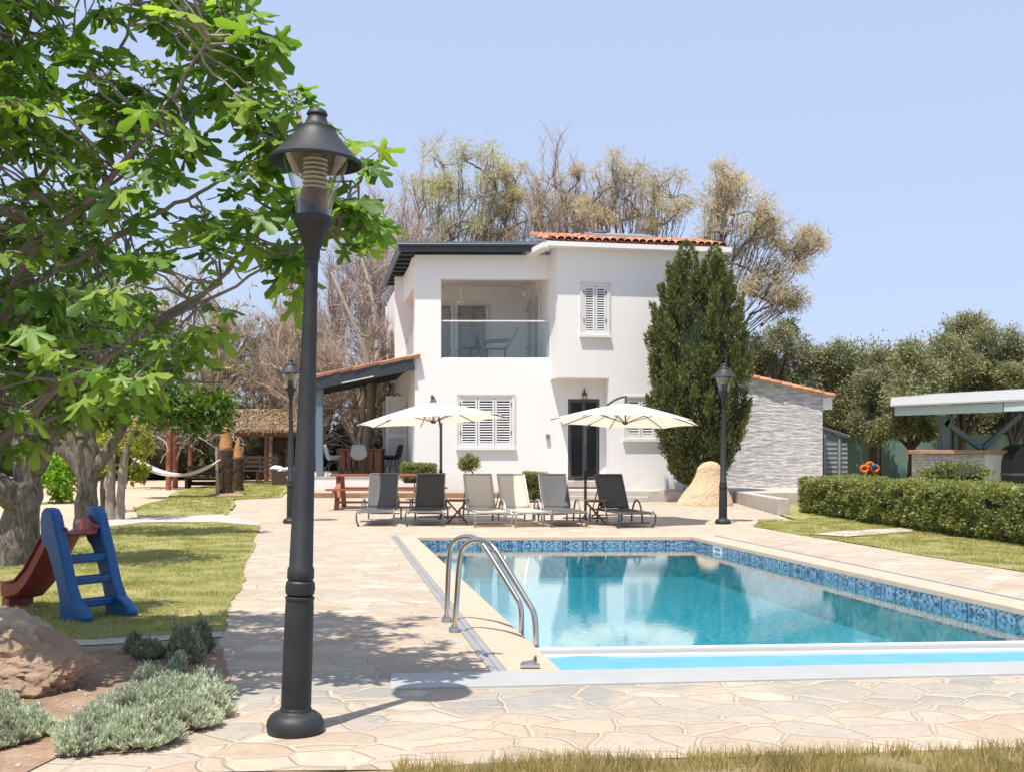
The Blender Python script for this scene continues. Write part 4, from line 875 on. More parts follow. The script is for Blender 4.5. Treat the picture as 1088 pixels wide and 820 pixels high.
mb = MB(); mb.box(PX(1046, 26.8)+.003, PX(1073, 26.8), 26.8, 27.7, .1, z1_); mb.build('wall', 'stucco', ct)
mb = MB(); mb.box(PX(976, 26.8), PX(1076, 26.8), 26.7, 27.75, z1_+.003, z1_+.10); mb.build('countertop', 'tilepale', ct, bevel=.01)
ov_ = thing('barbecue_oven', 'black domed barbecue oven at the right end of the pavilion counter', 'oven', (13.3, 26.6, .3))
c0 = Vector((PX(1092, 26.4), 26.6, 0)); mb = MB(); prof = []
for k in range(13): aa = PI*k/12; prof.append((c0.x-.47*math.cos(aa), c0.z+1.05+.50*math.sin(aa)))
prof = [(c0.x-.47, .55)]+prof+[(c0.x+.47, .55)]
n = len(prof); mb.add([(x, 26.2, z) for x, z in prof]+[(x, 27.1, z) for x, z in prof], [tuple(range(n)), tuple(range(n, 2*n))[::-1]]+[(i, n+i, n+(i+1) % n, (i+1) % n) for i in range(n)]); mb.build('hood', 'blackplastic', ov_)
mb = MB(); mb.box(c0.x-.5, c0.x+.5, 26.15, 27.15, .78, .84); mb.build('shelf', 'alu', ov_)
mb = MB(); mb.box(c0.x-.48, c0.x+.48, 26.2, 27.1, .1, .53); mb.build('base', 'blackplastic', ov_)
ty = U(925, 494, 30.5); t = thing('plastic_toy', 'orange plastic toy standing behind the hedge near the green fence', 'toy', (ty.x, ty.y, .3))
mb = MB()
for k, (dx, dz) in enumerate(((-.22, .0), (.0, .18), (.2, .02))):
    ring_ = [ty+Vector((dx*.8+.10*math.cos(q), .05*k, -.10+dz*.5+.085*math.sin(q))) for q in np.linspace(0, 2*PI, 15)]; mb.tube(ring_, .04, 8)
mb.tube([ty+Vector((-.26, 0, -.6)), ty+Vector((-.05, 0, .0)), ty+Vector((.36, 0, -.6))], .04, 8); mb.build('frame', 'orange', t)
mb = MB(); mb.ball(ty+Vector((.05, -.12, -.02)), .08, 2); mb.build('knob', 'slideblue', t)
# ============================================================ LOUNGERS
def lounger(name, label, m_s, m_f, hoops=True):
    t = thing(name, label, 'sun lounger', (0, 0, 0), 'reclining sun loungers facing the pool')
    h = .27; hw = .29; yb = 1.18; top = Vector((0, 1.60, .92))
    for s in (-1, 1):
        mb = MB(); mb.tube([(s*hw, .0, h-.03), (s*hw, .04, h), (s*hw, yb+.15, h), (s*hw, 1.8, h-.01)], .017, 8); lbuild(mb, 'side_rail', m_f, t)
        mb = MB(); x = s*(hw+.03)
        mb.tube([(x, .02, h+.02), (x+s*.02, -.06, h-.04), (x+s*.02, -.05, .12), (x, .03, .012), (x, .12, .012)], .018, 8); lbuild(mb, 'leg', m_f, t)
        mb = MB(); mb.tube([(x, 1.72, h), (x, 1.74, .012)], .017, 8); lbuild(mb, 'leg', m_f, t)
        mb = MB()
        if hoops:
            pts = [(x+s*.02, .92+.30*-math.cos(q), .02+.44*math.sin(q)) for q in np.linspace(.05, PI-.05, 13)]; mb.tube(pts, .017, 8)
        else:
            mb.tube([(x, .75, h), (x+s*.01, .76, .42), (x+s*.01, 1.15, .45), (x, 1.2, h)], .016, 8)
        lbuild(mb, 'armrest', m_f, t)
        mb = MB(); mb.tube([(s*.27, yb, h+.01), (s*.27, top.y, top.z)], .014, 8); lbuild(mb, 'back_frame', m_f, t)
    for (p0_, p1_, r_, nm_) in (((-hw, .02, h-.01), (hw, .02, h-.01), .016, 'crossbar'), ((-hw, .10, .09), (hw, .10, .09), .012, 'crossbar'), ((-hw, 1.74, .14), (hw, 1.74, .14), .012, 'crossbar'), ((-.27, 1.42, .62), (-.27, 1.72, h), .012, 'back_stay'), ((.27, 1.42, .62), (.27, 1.72, h), .012, 'back_stay')):
        mb = MB(); mb.tube([p0_, p1_], r_, 8); lbuild(mb, nm_, m_f, t)
    mb = MB(); mb.tube([(-.27, top.y, top.z), (.27, top.y, top.z)], .016, 8); lbuild(mb, 'top_bar', m_f, t)
    def sling(p0, p1, sag, ax):
        vs = []; fs = []; nu, nv = 9, 12
        for j in range(nv):
            v = j/(nv-1); c = Vector(p0).lerp(Vector(p1), v)
            for i in range(nu):
                u = (i/(nu-1)-.5)*2; q = Vector(ax)*(sag*(1-u*u)*math.sin(PI*v)**.6); vs.append((u*.265, c.y+q.y, c.z+q.z))
        for j in range(nv-1):
            for i in range(nu-1): a = j*nu+i; fs.append((a, a+1, a+nu+1, a+nu))
        return vs, fs
    mb = MB(); mb.add(*sling((0, .03, h+.015), (0, yb, h+.02), .03, (0, 0, -1)), True); o = lbuild(mb, 'seat', m_s, t); o.modifiers.new('s', 'SOLIDIFY').thickness = .006
    mb = MB(); mb.add(*sling((0, yb-.01, h+.03), (0, top.y, top.z), .035, (0, .85, -.5)), True); o = lbuild(mb, 'backrest', m_s, t); o.modifiers.new('s', 'SOLIDIFY').thickness = .006
    return t
def at(o, px, py, rz): p = G(px, py); o.location = p; o.rotation_euler = (0, 0, rz)
lA = lounger('sun_lounger', 'dark grey mesh lounger with straight armrests, leftmost of the row', 'slingmid', 'alu', False); at(lA, 399, 559, .02)
lB = lounger('sun_lounger', 'charcoal mesh lounger between the picnic table and the first folding table', 'slingdark', 'alu', False); at(lB, 451, 559, 0)
lC = lounger('sun_lounger', 'beige mesh lounger with hoop armrests right of the first folding table', 'slinglight', 'alulight'); at(lC, 524, 560, R(12))
lD = dup(lC, G(567, 560), R(15), 'beige mesh lounger beside the dark one, in the middle of the row')
lE = lounger('sun_lounger', 'grey mesh lounger left of the umbrella pole and second folding table', 'slingmid', 'alu'); at(lE, 605, 560, R(9))
lF = lounger('sun_lounger', 'black mesh lounger standing apart right of the second folding table', 'slingdark', 'aludark'); at(lF, 676, 561, R(13))
# folding tables
tq = thing('folding_table', 'small brown folding table between the charcoal and beige loungers', 'side table', (0, 0, 0), 'brown folding side tables between loungers')
for s, yy in ((1, -.17), (-1, -.145), (1, .17), (-1, .145)):
    mb = MB(); mb.bar((-.19*s, yy, .0), (.19*s, yy, .42), .02, .035, up=(0, 1, 0)); lbuild(mb, 'leg', 'wood', tq)
mb = MB()
for k in range(7): mb.box(-.21+k*.061, -.21+k*.061+.05, -.21, .21, .425, .44)
mb.box(-.2, .2, -.19, -.165, .405, .423); mb.box(-.2, .2, .165, .19, .405, .423); lbuild(mb, 'tabletop', 'wood', tq, .003)
for sx in (-.12, .12): mb = MB(); mb.tube([(sx, -.15, .07), (sx, .15, .07)], .01, 6); lbuild(mb, 'crossbar', 'wood', tq)
at(tq, 486, 556, .05); tq.scale = (1.05,)*3
dup(tq, G(633, 557), -.1, 'small brown folding table under the right umbrella beside the black lounger')
# umbrellas
def umbrella(label, pole, hub, tilt, Rr=1.42, rot=.2, tagc=False):
    """pole: world base point, hub: world apex of the canopy, tilt: (rx, ry)"""
    t = thing('cantilever_umbrella', label, 'umbrella', pole, 'cream cantilever umbrellas')
    E = Euler((tilt[0], tilt[1], 0)).to_matrix(); mb = MB(); N = 8; rise = .36
    rim = [Vector((Rr*math.cos(rot+2*PI*k/N), Rr*math.sin(rot+2*PI*k/N), -rise)) for k in range(N)]
    vs = []; fs = []; K = 6; S = 6
    for k in range(N):
        a, b = rim[k], rim[(k+1) % N]; base = len(vs)
        for i in range(K+1):
            f = i/K
            for j in range(S+1):
                g_ = j/S; p = (a*(1-g_)+b*g_)*f; p.z = -rise*(f**1.18)-.05*f*math.sin(PI*g_)*.0
                if i == K: p *= (1-.035*math.sin(PI*g_))
                p.z += -.035*math.sin(PI*g_)*f*(1-f)*2
                vs.append(hub+E@p)
        for i in range(K):
            for j in range(S): q = base+i*(S+1)+j; fs.append((q, q+1, q+S+2, q+S+1))
    mb.add(vs, fs, True); cn = mb.build('canopy', 'canvas', t)
    mb = MB(); mb.lathe([(0, .0), (.05, -.01), (.05, -.05)], 12); mb.v = [hub+E@p+Vector((0, 0, .02)) for p in mb.v]; mb.build('cap', 'aludark', cn)
    hb = hub+E@Vector((0, 0, -.38))
    for k in range(N):
        mb = MB(); mb.tube([hub+E@Vector((0, 0, -.03))]+[hub+E@Vector((rim[k].x*f, rim[k].y*f, -rise*f**1.18-.018)) for f in (.25, .5, .75, 1)], .010, 5); rb_ = mb.build('rib', 'aludark', t)
        mb = MB(); mb.tube([hb, hub+E@Vector((rim[k].x*.48, rim[k].y*.48, -rise*.42-.02))], .008, 5); mb.build('strut', 'aludark', rb_)
    mb = MB(); mb.ball(hb, .055, 2, sc=(1, 1, .6)); mb.tube([hb, hub], .016, 8); mb.build('hub', 'aludark', t)
    top = Vector((pole.x, pole.y, 2.05)); mb = MB(); mb.tube([pole+Vector((0, 0, .05)), top+Vector((0, 0, -.4)), top], .028, 12); mb.build('pole', 'aludark', t)
    ap = hub+Vector((0, 0, .12)); pts = []
    for f in np.linspace(0, 1, 12):
        p = top.lerp(ap, f); p.z = top.z-.25+(ap.z-top.z+.25)*math.sin(f*PI/2); pts.append(p)
    pts.append(hub+Vector((0, 0, .0))); mb = MB(); mb.tube(pts, .022, 8); mb.build('arm', 'aludark', t)
    mb = MB(); mb.bar(pole+Vector((-.45, 0, .03)), pole+Vector((.45, 0, .03)), .06, .05); mb.bar(pole+Vector((0, -.45, .031)), pole+Vector((0, .45, .031)), .06, .05); mb.build('cross_base', 'aludark', t)
    mb = MB(); cbx = pole+Vector((0, -.04, 1.1)); mb.box(cbx.x-.035, cbx.x+.035, cbx.y-.03, cbx.y+.05, .82, .98); mb.tube([cbx+Vector((.03, -.03, -.18)), cbx+Vector((.1, -.05, -.18))], .012, 6); mb.build('crank', 'blackplastic', t)
    return t
umbrella('cream cantilever umbrella at left over the charcoal lounger, before the shuttered window', G(468.5, 551), U(459, 427, 20.6), (R(-1.5), R(-4.0)), 1.46, .25)
t2_ = umbrella('cream cantilever umbrella at right with its arm curving across the dark door', G(622, 552), U(665, 428, 20.4), (R(-3.5), R(2.0)), 1.42, .12)
# picnic table
pc = G(412, 544); pc = Vector((-2.85, 24.6, hgt(24.6))); t = thing('picnic_table', 'reddish wooden picnic table with attached benches behind the left loungers', 'picnic table', pc)
xa = PX(353, 24.6); xb = PX(472, 24.6); zo = pc.z
mb = MB()
for k in range(5): mb.box(xa, xb, 24.25+k*.15, 24.25+k*.15+.135, zo+.74, zo+.78)
mb.build('tabletop', 'woodred', t)
for yy in (23.85, 25.1):
    mb = MB()
    for k in range(2): mb.box(xa-.03, xb+.03, yy+k*.13, yy+k*.13+.115, zo+.43, zo+.47)
    mb.build('bench', 'woodred', t)
for xx in (xa+.14, xb-.2):
    mb = MB(); mb.box(xx-.02, xx+.02, 23.85, 25.35, zo+.36, zo+.43); mb.build('bearer', 'woodred', t)
    for s in (-1, 1): mb = MB(); mb.bar((xx+.045, 24.6+s*.55, zo), (xx+.045, 24.6+s*.2, zo+.74), .045, .11, up=(1, 0, 0)); mb.build('leg', 'woodred', t)
mb = MB(); mb.box(xa+.16, xb-.2, 24.58, 24.64, zo+.12, zo+.17); mb.build('stretcher', 'woodred', t)
# ============================================================ POOL LADDER
t = thing('pool_ladder', 'polished steel pool ladder with two hooped handrails at the left pool edge', 'ladder', G(482, 665))
Wz = -.12
def rail(b, top1, top2, bend, low, rr=.021):
    pass
f1 = G(474.5, 661); f2 = G(482.5, 672)
# each rail lies in a vertical plane running from the deck across the coping into the water
def mkrail(fpx, fpy, pts):
    f = G(fpx, fpy); end = pts[-1]
    out = [f+Vector((0, 0, .0))]
    return f, out
D1, D2r = f1.y, f2.y
def railpath(f, pix):
    """pix: list of (px,py) of the tube's centre line; depth eases from the foot to the pool end"""
    n = len(pix); x0, x1 = pix[0][0], pix[-1][0]; Dend = f.y-.62
    out = []
    for (px, py) in pix:
        k = min(1, max(0, (px-x0)/(x1-x0))); out.append(U(px, py, f.y+(Dend-f.y)*k))
    return out
def smoothp(p, n=3):
    for _ in range(n):
        q = [p[0]]
        for a, b in zip(p, p[1:]): q += [a.lerp(b, .25), a.lerp(b, .75)]
        q.append(p[-1]); p = q
    return p
ra = railpath(f1, [(474.5, 661), (475.5, 630), (477, 590), (481, 575), (491, 569.5), (503, 570), (512, 576), (520, 588), (548, 633), (554, 643), (554, 668), (554, 700)])
rb2 = railpath(f2, [(482.5, 672), (485, 640), (488, 595), (492, 580), (502, 573), (514, 573), (524, 580), (532, 592), (562, 641), (568.5, 652), (569.5, 680), (570, 715)])
for r_ in (ra, rb2):
    mb = MB(); mb.tube(smoothp(r_), .0205, 16); o = mb.build('handrail', 'steel', t)
for f in (f1, f2):
    mb = MB(); mb.lathe([(0, .0), (.042, 0), (.042, .03), (.036, .045), (.024, .05), (.024, .06)], 20, f); mb.build('flange', 'steel', t)
for k, zz in enumerate((-.10, -.30, -.52)):
    a = Vector((ra[-1].x, ra[-1].y, zz)); b = Vector((rb2[-1].x, rb2[-1].y, zz)); mb = MB(); mb.bar(a, b, .09, .025); mb.build('step', 'steel', t)
# ============================================================ TODDLER SLIDE
sd = Vector((-.80, .60, 0)).normalized(); sw = Vector((.60, .80, 0)); fo = Vector((-3.50, 8.58, 0))
t = thing('toddler_slide', 'blue plastic toddler slide with faded red chute on the lawn', 'slide', fo)
H = .90
def sidepanel(o):
    outer = [(-.17, 0), (-.18, .05), (-.13, .11), (-.02, .17), (.06, .30), (.14, .52), (.23, .73), (.27, .84), (.32, .89), (.39, .90), (.44, .86), (.46, .78), (.45, .66), (.42, .60), (.36, .56), (.30, .46), (.22, .30), (.17, .15), (.16, 0)]
    n = len(outer); T = .10; vs = []
    for q in (0, T): vs += [o+sd*x+Vector((0, 0, z))+sw*q for x, z in outer]
    m = MB(); m.add(vs, [tuple(range(n)), tuple(range(n, 2*n))[::-1]]+[((i+1) % n, i, n+i, n+(i+1) % n) for i in range(n)]); return m
wd = .40
for k in (0, 1):
    o = sidepanel(fo+sw*(wd*k)).build('side_frame', 'slideblue', t, bevel=.018)
for (x, z) in ((.075, .13), (.135, .31), (.20, .48)):
    mb = MB(); a = fo+sd*x+Vector((0, 0, z))+sw*.07; b = fo+sd*x+Vector((0, 0, z))+sw*(wd+.01); mb.bar(a, b, .11, .065); mb.build('step', 'slideblue', t, bevel=.012)
prof = [(.22, .68), (.30, .70), (.40, .68), (.52, .58), (.68, .40), (.84, .23), (1.0, .12), (1.15, .09), (1.25, .09)]
vs = []; fs = []; cs = [(.075, .13), (.085, .14), (.10, .13), (.105, .02), (.14, -.01), (wd-.07, -.01), (wd-.035, .02), (wd-.03, .13), (wd-.015, .14), (wd-.005, .13)]
for (x, z) in prof:
    for (q, dz) in cs: vs.append(fo+sd*x+sw*q+Vector((0, 0, z+dz*(1 if x > .3 else .35))))
nc = len(cs)
for i in range(len(prof)-1):
    for j in range(nc-1): a = i*nc+j; fs.append((a, a+1, a+nc+1, a+nc))
mb = MB(); mb.add(vs, fs, True); o = mb.build('chute', 'slidered', t); sm = o.modifiers.new('s', 'SOLIDIFY'); sm.thickness = .02; sm.offset = 0
mb = MB(); mb.box(0, 0, 0, 0, 0, 0) if False else None
a = fo+sd*1.12+sw*.10; mb.prism([tuple((a+sw*0)[:2]), tuple((a+sw*.22)[:2]), tuple((a+sw*.22+sd*.12)[:2]), tuple((a+sd*.12)[:2])], 0, .085); mb.build('chute_foot', 'slidered', t)
# ============================================================ ROCKS
def rock(name, label, base, sc, m, seed, noise, cat, shape=None, sub=5, ns=1.1, facets=0):
    t = MB(); t.ball((0, 0, 0), 1, sub, noise, (1, 1, 1), seed, ns)
    from mathutils import noise as mnoise_
    rs_ = random.Random(seed+3); planes = [(Vector((rs_.gauss(0, 1), rs_.gauss(0, 1), rs_.gauss(0, .8))).normalized(), rs_.uniform(.62, .95)) for _ in range(facets)]
    for v in t.v:
        for pn, pd_ in planes:
            e_ = v.dot(pn)-pd_
            if e_ > 0: v -= pn*e_*.72
        if facets: v *= 1+.10*mnoise_.fractal(v*2.6+Vector((seed, 1, 2)), .8, 2.1, 6)+.03*mnoise_.noise(v*14)
        x, y, z = v
        if shape: x, y, z = shape(x, y, z)
        v.x, v.y, v.z = base.x+x*sc[0], base.y+y*sc[1], base.z+z*sc[2]
        v.z = max(v.z, hgt(base.y)-.02)
    o = t.build(name, m, None, base); return tag(o, label, cat)
b_ = G(38, 722)
rock('boulder', 'large weathered brown boulder on the planting bed in front of the slide', b_+Vector((-.02, -.26, .12)), (.55, .36, .265), 'rock', 9, .55, 'boulder', lambda x, y, z: (x*(1.0-.20*max(0, z))-.12*z, y, max(z, -.55)), 6, 1.3, 22)
def cone(x, y, z):
    k = 1.0-.36*(z+.15) if z > -.6 else 1.2
    return (x*k, y*k, z)
b_ = Vector(((751-CX)/F*25.6, 25.6, hgt(25.6)))
def pear(x, y, z): 
    r = max(1e-4, math.hypot(x, y)); k = (x*x+y*y+z*z)**.5; zz = z/k; s_ = np.interp(zz, [-1, -.95, -.6, -.25, .1, .45, .75, .93, 1], [.2, 1.0, .95, .80, .58, .44, .38, .24, 0])*(.75+.25*k); return (x/r*s_+.12*zz, y/r*s_, zz*(.85+.15*k))
rock('sandstone_rock', 'pear shaped pale yellow porous sandstone rock standing beneath the cypress', b_+Vector((0, 0, .44)), (.72, .45, .62), 'sandstone', 21, .14, 'rock', pear, 5, 1.1, 9)
# ============================================================ FOLIAGE GENERATORS
def rand_dirs(n): return unit(RNG.normal(size=(n, 3)))
def leaf_cloud(name, m, parent, cents, rads, per, size, asp, up=0.2, out=1.0, sub=14, sig=.28, tmpl=DIA, flat=(1, 1, 1), rand=.8, shell=.75, sizej=.35):
    P = []; Dr = []
    for c, r in zip(cents, rads):
        c = np.array(c); ns = max(3, int(sub)); d = rand_dirs(ns); rr = r*(shell+(1-shell)*RNG.random((ns, 1)))*(RNG.random((ns, 1))**.25)
        sc_ = c+d*rr*np.array(flat); n = int(per); idx = RNG.integers(0, ns, n)
        p = sc_[idx]+RNG.normal(0, sig*r, (n, 3))*np.array(flat); P.append(p)
        Dr.append(unit((p-c)/max(r, .01))*out+RNG.normal(0, rand, (n, 3))+np.array((0, 0, up)))
    P = np.concatenate(P); Dr = np.concatenate(Dr); n = len(P)
    rot = frames(Dr, rand_dirs(n)+np.array((0, 0, .6)))
    L = size*(1+RNG.uniform(-sizej, sizej, n)); V, Fa = scatter(tmpl[0], tmpl[1], P, rot, np.stack([L*asp, L, L*asp], 1))
    return arr_mesh(name, V, Fa, m, parent)
def curve(a, b, bend=.15, n=6, jit=.04):
    a = Vector(a); b = Vector(b); L = (b-a).length; o = []
    off_ = Vector((random.uniform(-1, 1), random.uniform(-1, 1), random.uniform(-.2, 1)))*bend*L
    for i in range(n+1):
        f = i/n; p = a.lerp(b, f)+off_*math.sin(PI*f)*.6+Vector((random.uniform(-1, 1), random.uniform(-1, 1), random.uniform(-1, 1)))*jit*L*(0 if i in (0, n) else 1); o.append(p)
    return o
def taper(r0, r1, n): return [r0+(r1-r0)*i/n for i in range(n+1)]
def clump_tree(name, label, cat, base, fork, clumps, D, leafm, barkm, per, size, asp, r0=.18, depth=.8, up=0., sub=14, group=None, sig=.28, tmpl=DIA, twigs=6, out=1.0, rand=.8, flat=(1, 1, 1), limb=.5, parents=None, twigm=None, twl=1.0):
    """clumps: (px, py, radius px) seen from the camera at distance about D"""
    base = Vector(base); t = thing(name, label, cat, base, group); fork = Vector(fork)
    tr = MB(); tr.tube(curve(base-Vector((0, 0, .1)), fork, .06, 6, .02), taper(r0, r0*.72, 6), 10)
    cen = []; rad = []
    for ci_, (px, py, r) in enumerate(clumps):
        rm = r*D/F; c = U(px, py, D+random.uniform(-1, 1)*depth); cen.append(c); rad.append(rm)
        if parents is None: tr.tube(curve(fork, c, .10, 6, .03), taper(r0*limb, .3*limb*r0, 6), 6)
        else: tr.tube(curve(parents[ci_], c, .22, 5, .05), taper(.028, .010, 5), 5)
        for q in range(twigs):
            d = Vector(rand_dirs(1)[0]); d.z += .3; e = c+d.normalized()*rm*.9*twl; s0 = fork.lerp(c, random.uniform(.5, 1)); tr.tube(curve(s0, e, .12, 4, .04), taper(.022, .005, 4), 4, False)
    if parents is not None:
        done = []
        for m_ in sorted({tuple(p) for p in parents}, key=lambda p: p[2]):
            m_ = Vector(m_); st_ = min([fork]+done, key=lambda q: (q-m_).length+.55*(q-fork).length) if done else fork; tr.tube(curve(st_, m_, .16, 7, .03), taper(.085 if st_ is fork else .05, .025, 7), 6); done.append(m_)
    tr.build('trunk', barkm, t)
    leaf_cloud('crown', leafm, t, cen, rad, per, size, asp, up, out, sub, sig, tmpl, flat, rand)
    return t, cen, rad
# ---- fig tree (foreground left)
fig = thing('fig_tree', 'large fig tree with broad lobed leaves reaching in from the left over the paving', 'tree', (-4.3, 6.9, 0))
tr = MB()
B0 = Vector((-4.3, 6.9, -.05)); F0 = Vector((-4.05, 6.85, .95))
tr.tube([B0, B0.lerp(F0, .5)+Vector((.03, 0, 0)), F0], [.17, .14, .13], 12)
limbs = [  # pixel control points, with depth
    ([(-60, 520, 6.8), (0, 470, 6.7), (45, 425, 6.6), (66, 403, 6.5), (100, 396, 6.4), (150, 350, 6.3), (235, 300, 6.1)], .062),
    ([(-60, 520, 6.8), (-20, 400, 6.7), (0, 315, 6.6), (60, 290, 6.4), (100, 265, 6.3), (140, 245, 6.2)], .045),
    ([(-60, 520, 6.8), (-10, 380, 6.5), (20, 285, 6.3), (70, 235, 6.1), (110, 200, 6.0), (150, 150, 5.9), (180, 110, 5.8), (208, 65, 5.7), (222, 38, 5.6)], .045),
    ([(-60, 520, 6.8), (0, 420, 7.0), (60, 330, 7.1), (110, 290, 7.0), (135, 275, 7.0)], .04),
    ([(-60, 500, 6.8), (-30, 330, 7.2), (10, 250, 7.2), (40, 190, 7.1), (70, 160, 7.0), (100, 110, 6.9), (135, 40, 6.8), (140, 5, 6.7)], .04),
    ([(-60, 500, 6.8), (-40, 300, 7.5), (0, 170, 7.3), (25, 130, 7.2), (48, 90, 7.1), (70, 55, 7.0)], .035),
    ([(-60, 500, 6.8), (-50, 240, 6.8), (0, 110, 6.6), (25, 40, 6.5), (40, -10, 6.4), (60, -90, 6.3)], .035),
    ([(66, 403, 6.5), (120, 375, 6.6), (170, 345, 6.5), (235, 300, 6.3), (260, 262, 6.2), (290, 232, 6.1), (340, 190, 6.0), (380, 195, 5.9)], .03),
    ([(100, 265, 6.3), (170, 225, 6.2), (215, 205, 6.1), (262, 172, 6.1), (290, 150, 6.0), (320, 135, 6.0)], .022),
    ([(150, 350, 6.3), (200, 330, 6.2), (260, 300, 6.1), (310, 260, 6.0), (360, 250, 5.9)], .02),
    ([(66, 403, 6.5), (120, 408, 6.6), (180, 400, 6.6), (225, 410, 6.5), (245, 400, 6.4)], .02),
    ([(0, 470, 6.7), (60, 440, 6.9), (120, 430, 7.0), (170, 425, 7.0)], .03),
    ([(110, 200, 6.0), (170, 165, 6.2), (205, 120, 6.3), (225, 95, 6.3), (250, 40, 6.2)], .016),
    ([(40, 190, 7.1), (30, 110, 6.9), (20, 60, 6.8), (60, 10, 6.7)], .016),
]
nodes = []
for pts, r in limbs:
    p = smoothp([U(*q) for q in pts], 2)
    if pts[0][0] == -60: p = [F0]+p[1:]
    n = len(p)-1; tr.tube([q+Vector((random.uniform(-1, 1), random.uniform(-1, 1), random.uniform(-1, 1)))*.008 for q in p], [max(.006, r*.72*(1-.80*i/n)) for i in range(n+1)], 8); nodes += [(q, r) for q in p[len(p)//3:]]
nodesP = np.array([q[0] for q in nodes])
region = [(-160, -150), (150, -160), (258, -10), (285, 40), (300, 85), (335, 120), (372, 150), (408, 178), (410, 205), (392, 240), (392, 270), (372, 288), (340, 262), (316, 290), (300, 330), (262, 345), (258, 300), (235, 350), (215, 392), (258, 402), (232, 425), (200, 412), (150, 430), (90, 425), (60, 455), (0, 480), (-160, 520)]
def inpoly(x, y, P):
    c = False; j = len(P)-1
    for i in range(len(P)):
        if (P[i][1] > y) != (P[j][1] > y) and x < (P[j][0]-P[i][0])*(y-P[i][1])/(P[j][1]-P[i][1])+P[i][0]: c = not c
        j = i
    return c
from mathutils import noise as mnoise
cl = []
while len(cl) < 600:
    x, y = random.uniform(-160, 412), random.uniform(-155, 500)
    if not inpoly(x, y, region): continue
    if mnoise.noise(Vector((x/48, y/48, 3.1))) < -.10 and random.random() < .8: continue
    if 255 < x < 300 and 290 < y < 400 and random.random() < .6: continue
    if 60 < x < 230 and 270 < y < 345 and random.random() < .45: continue
    cl.append((x, y))
cl += [(random.uniform(-420, -150), random.uniform(-200, 330)) for _ in range(90)]+[(random.uniform(-150, 260), random.uniform(-330, -150)) for _ in range(26)]+[tuple((lambda v: (CX+v.x/v.y*F, HY-(v.z-HC)/v.y*F, v.y))(Vector((random.uniform(-5.1, -3.85), random.uniform(6.7, 8.3), random.uniform(2.7, 4.4))))) for _ in range(210)]  # leaf clusters beyond the frame; last batch added to shade the slide
P = []; Dr = []; Nn = []; S = []
for q0_ in cl:
    x, y = q0_[:2]
    dd = random.uniform(5.5, 7.4) if x < 240 else random.uniform(5.55, 6.2)
    if 285 < x: dd = random.uniform(5.6, 6.3)
    if len(q0_) == 3: dd = q0_[2]
    c = U(x, y, dd); dist = np.linalg.norm(nodesP-np.array(c), axis=1); k = int(dist.argmin()); q = Vector(nodesP[k])
    if .05 < (c-q).length < (.8 if x > -40 else 2.2): tr.tube(curve(q, c, .16, 5, .04), taper(.009, .004, 5), 5, False)
    gdir = (c-q).normalized() if (c-q).length > .05 else Vector((1, 0, .4))
    m_ = random.randint(4, 6); ph = random.random()*6
    for i in range(m_):
        a = ph+i*2.4; d = Vector((math.cos(a), math.sin(a), random.uniform(-.35, .45)))+gdir*.5
        d.normalize(); st = c+d*random.uniform(.03, .09)
        tr.tube([c, st+Vector((0, 0, .01))], .0035, 3, False)
        P.append(st); dn = Vector((d.x, d.y, d.z-random.uniform(.1, .8))); Dr.append(dn)
        Nn.append(Vector((random.gauss(0, .45), random.gauss(-.15, .45), 1))); S.append(random.uniform(.12, .22) if random.random() < .65 else random.uniform(.06, .12))
tr.build('trunk', 'figbark', fig)
V, Fa = scatter(FIG[0], FIG[1], np.array(P), frames(np.array(Dr), np.array(Nn)), np.array(S)); arr_mesh('crown', V, Fa, 'fig', fig, True)
# ---- mid distance trees at left
def rough_trunk(tr, pts, rad, n=12):
    p = smoothp([Vector(q) for q in pts], 2); m = len(p); import bisect
    rr = [np.interp(i/(m-1), np.linspace(0, 1, len(rad)), rad)*(1+.3*mnoise.noise(p[i]*5)) for i in range(m)]; tr.tube(p, rr, n)
t = thing('carob_tree', 'thick gnarled grey trunked tree at the left edge behind the slide', 'tree', G(14, 600))
b = G(14, 600); Dq = b.y; tr = MB()
rough_trunk(tr, [b-Vector((0, 0, .1)), U(20, 560, Dq), U(28, 520, Dq), U(30, 490, Dq), U(22, 455, Dq), U(20, 440, Dq)], [.30, .24, .19, .17, .12, .08])
rough_trunk(tr, [U(30, 505, Dq), U(45, 480, Dq), U(58, 455, Dq), U(78, 430, Dq), U(92, 395, Dq-.3)], [.15, .12, .11, .09, .05])
rough_trunk(tr, [U(28, 540, Dq), U(5, 520, Dq-.2), U(-15, 508, Dq-.3), U(-60, 470, Dq-.5)], [.2, .16, .13, .09])
for k in range(7): s0 = U(18+random.uniform(-4, 6), 475+random.uniform(-20, 10), Dq); tr.tube(curve(s0, s0+Vector((random.uniform(-.45, .3), -.1, random.uniform(.2, .5))), .1, 3), taper(.035, .012, 3), 6)
cen = []; rad = []
for (px, py, r) in [(-60, 400, 60), (0, 360, 55), (40, 330, 50), (90, 380, 45), (110, 330, 45), (-80, 300, 70), (20, 250, 60), (80, 260, 50), (-10, 440, 28), (60, 415, 35), (120, 425, 30)]:
    c = U(px, py, Dq+random.uniform(-1, 1)); cen.append(c); rad.append(r*Dq/F); tr.tube(curve(U(40, 440, Dq), c, .1, 5), taper(.05, .01, 5), 5)
tr.build('trunk', 'bark', t); leaf_cloud('crown', 'leafmid', t, cen, rad, 620, .11, .55, 0, .6, 22, .3)
t = thing('almond_tree', 'grey forked tree trunk standing behind the blue slide', 'tree', G(88, 570))
b = G(90, 568); Dq = b.y; tr = MB()
rough_trunk(tr, [b-Vector((0, 0, .1)), U(91, 545, Dq), U(93, 515, Dq), U(93, 480, Dq), U(92, 450, Dq), U(92, 410, Dq)], [.22, .17, .155, .15, .12, .08])
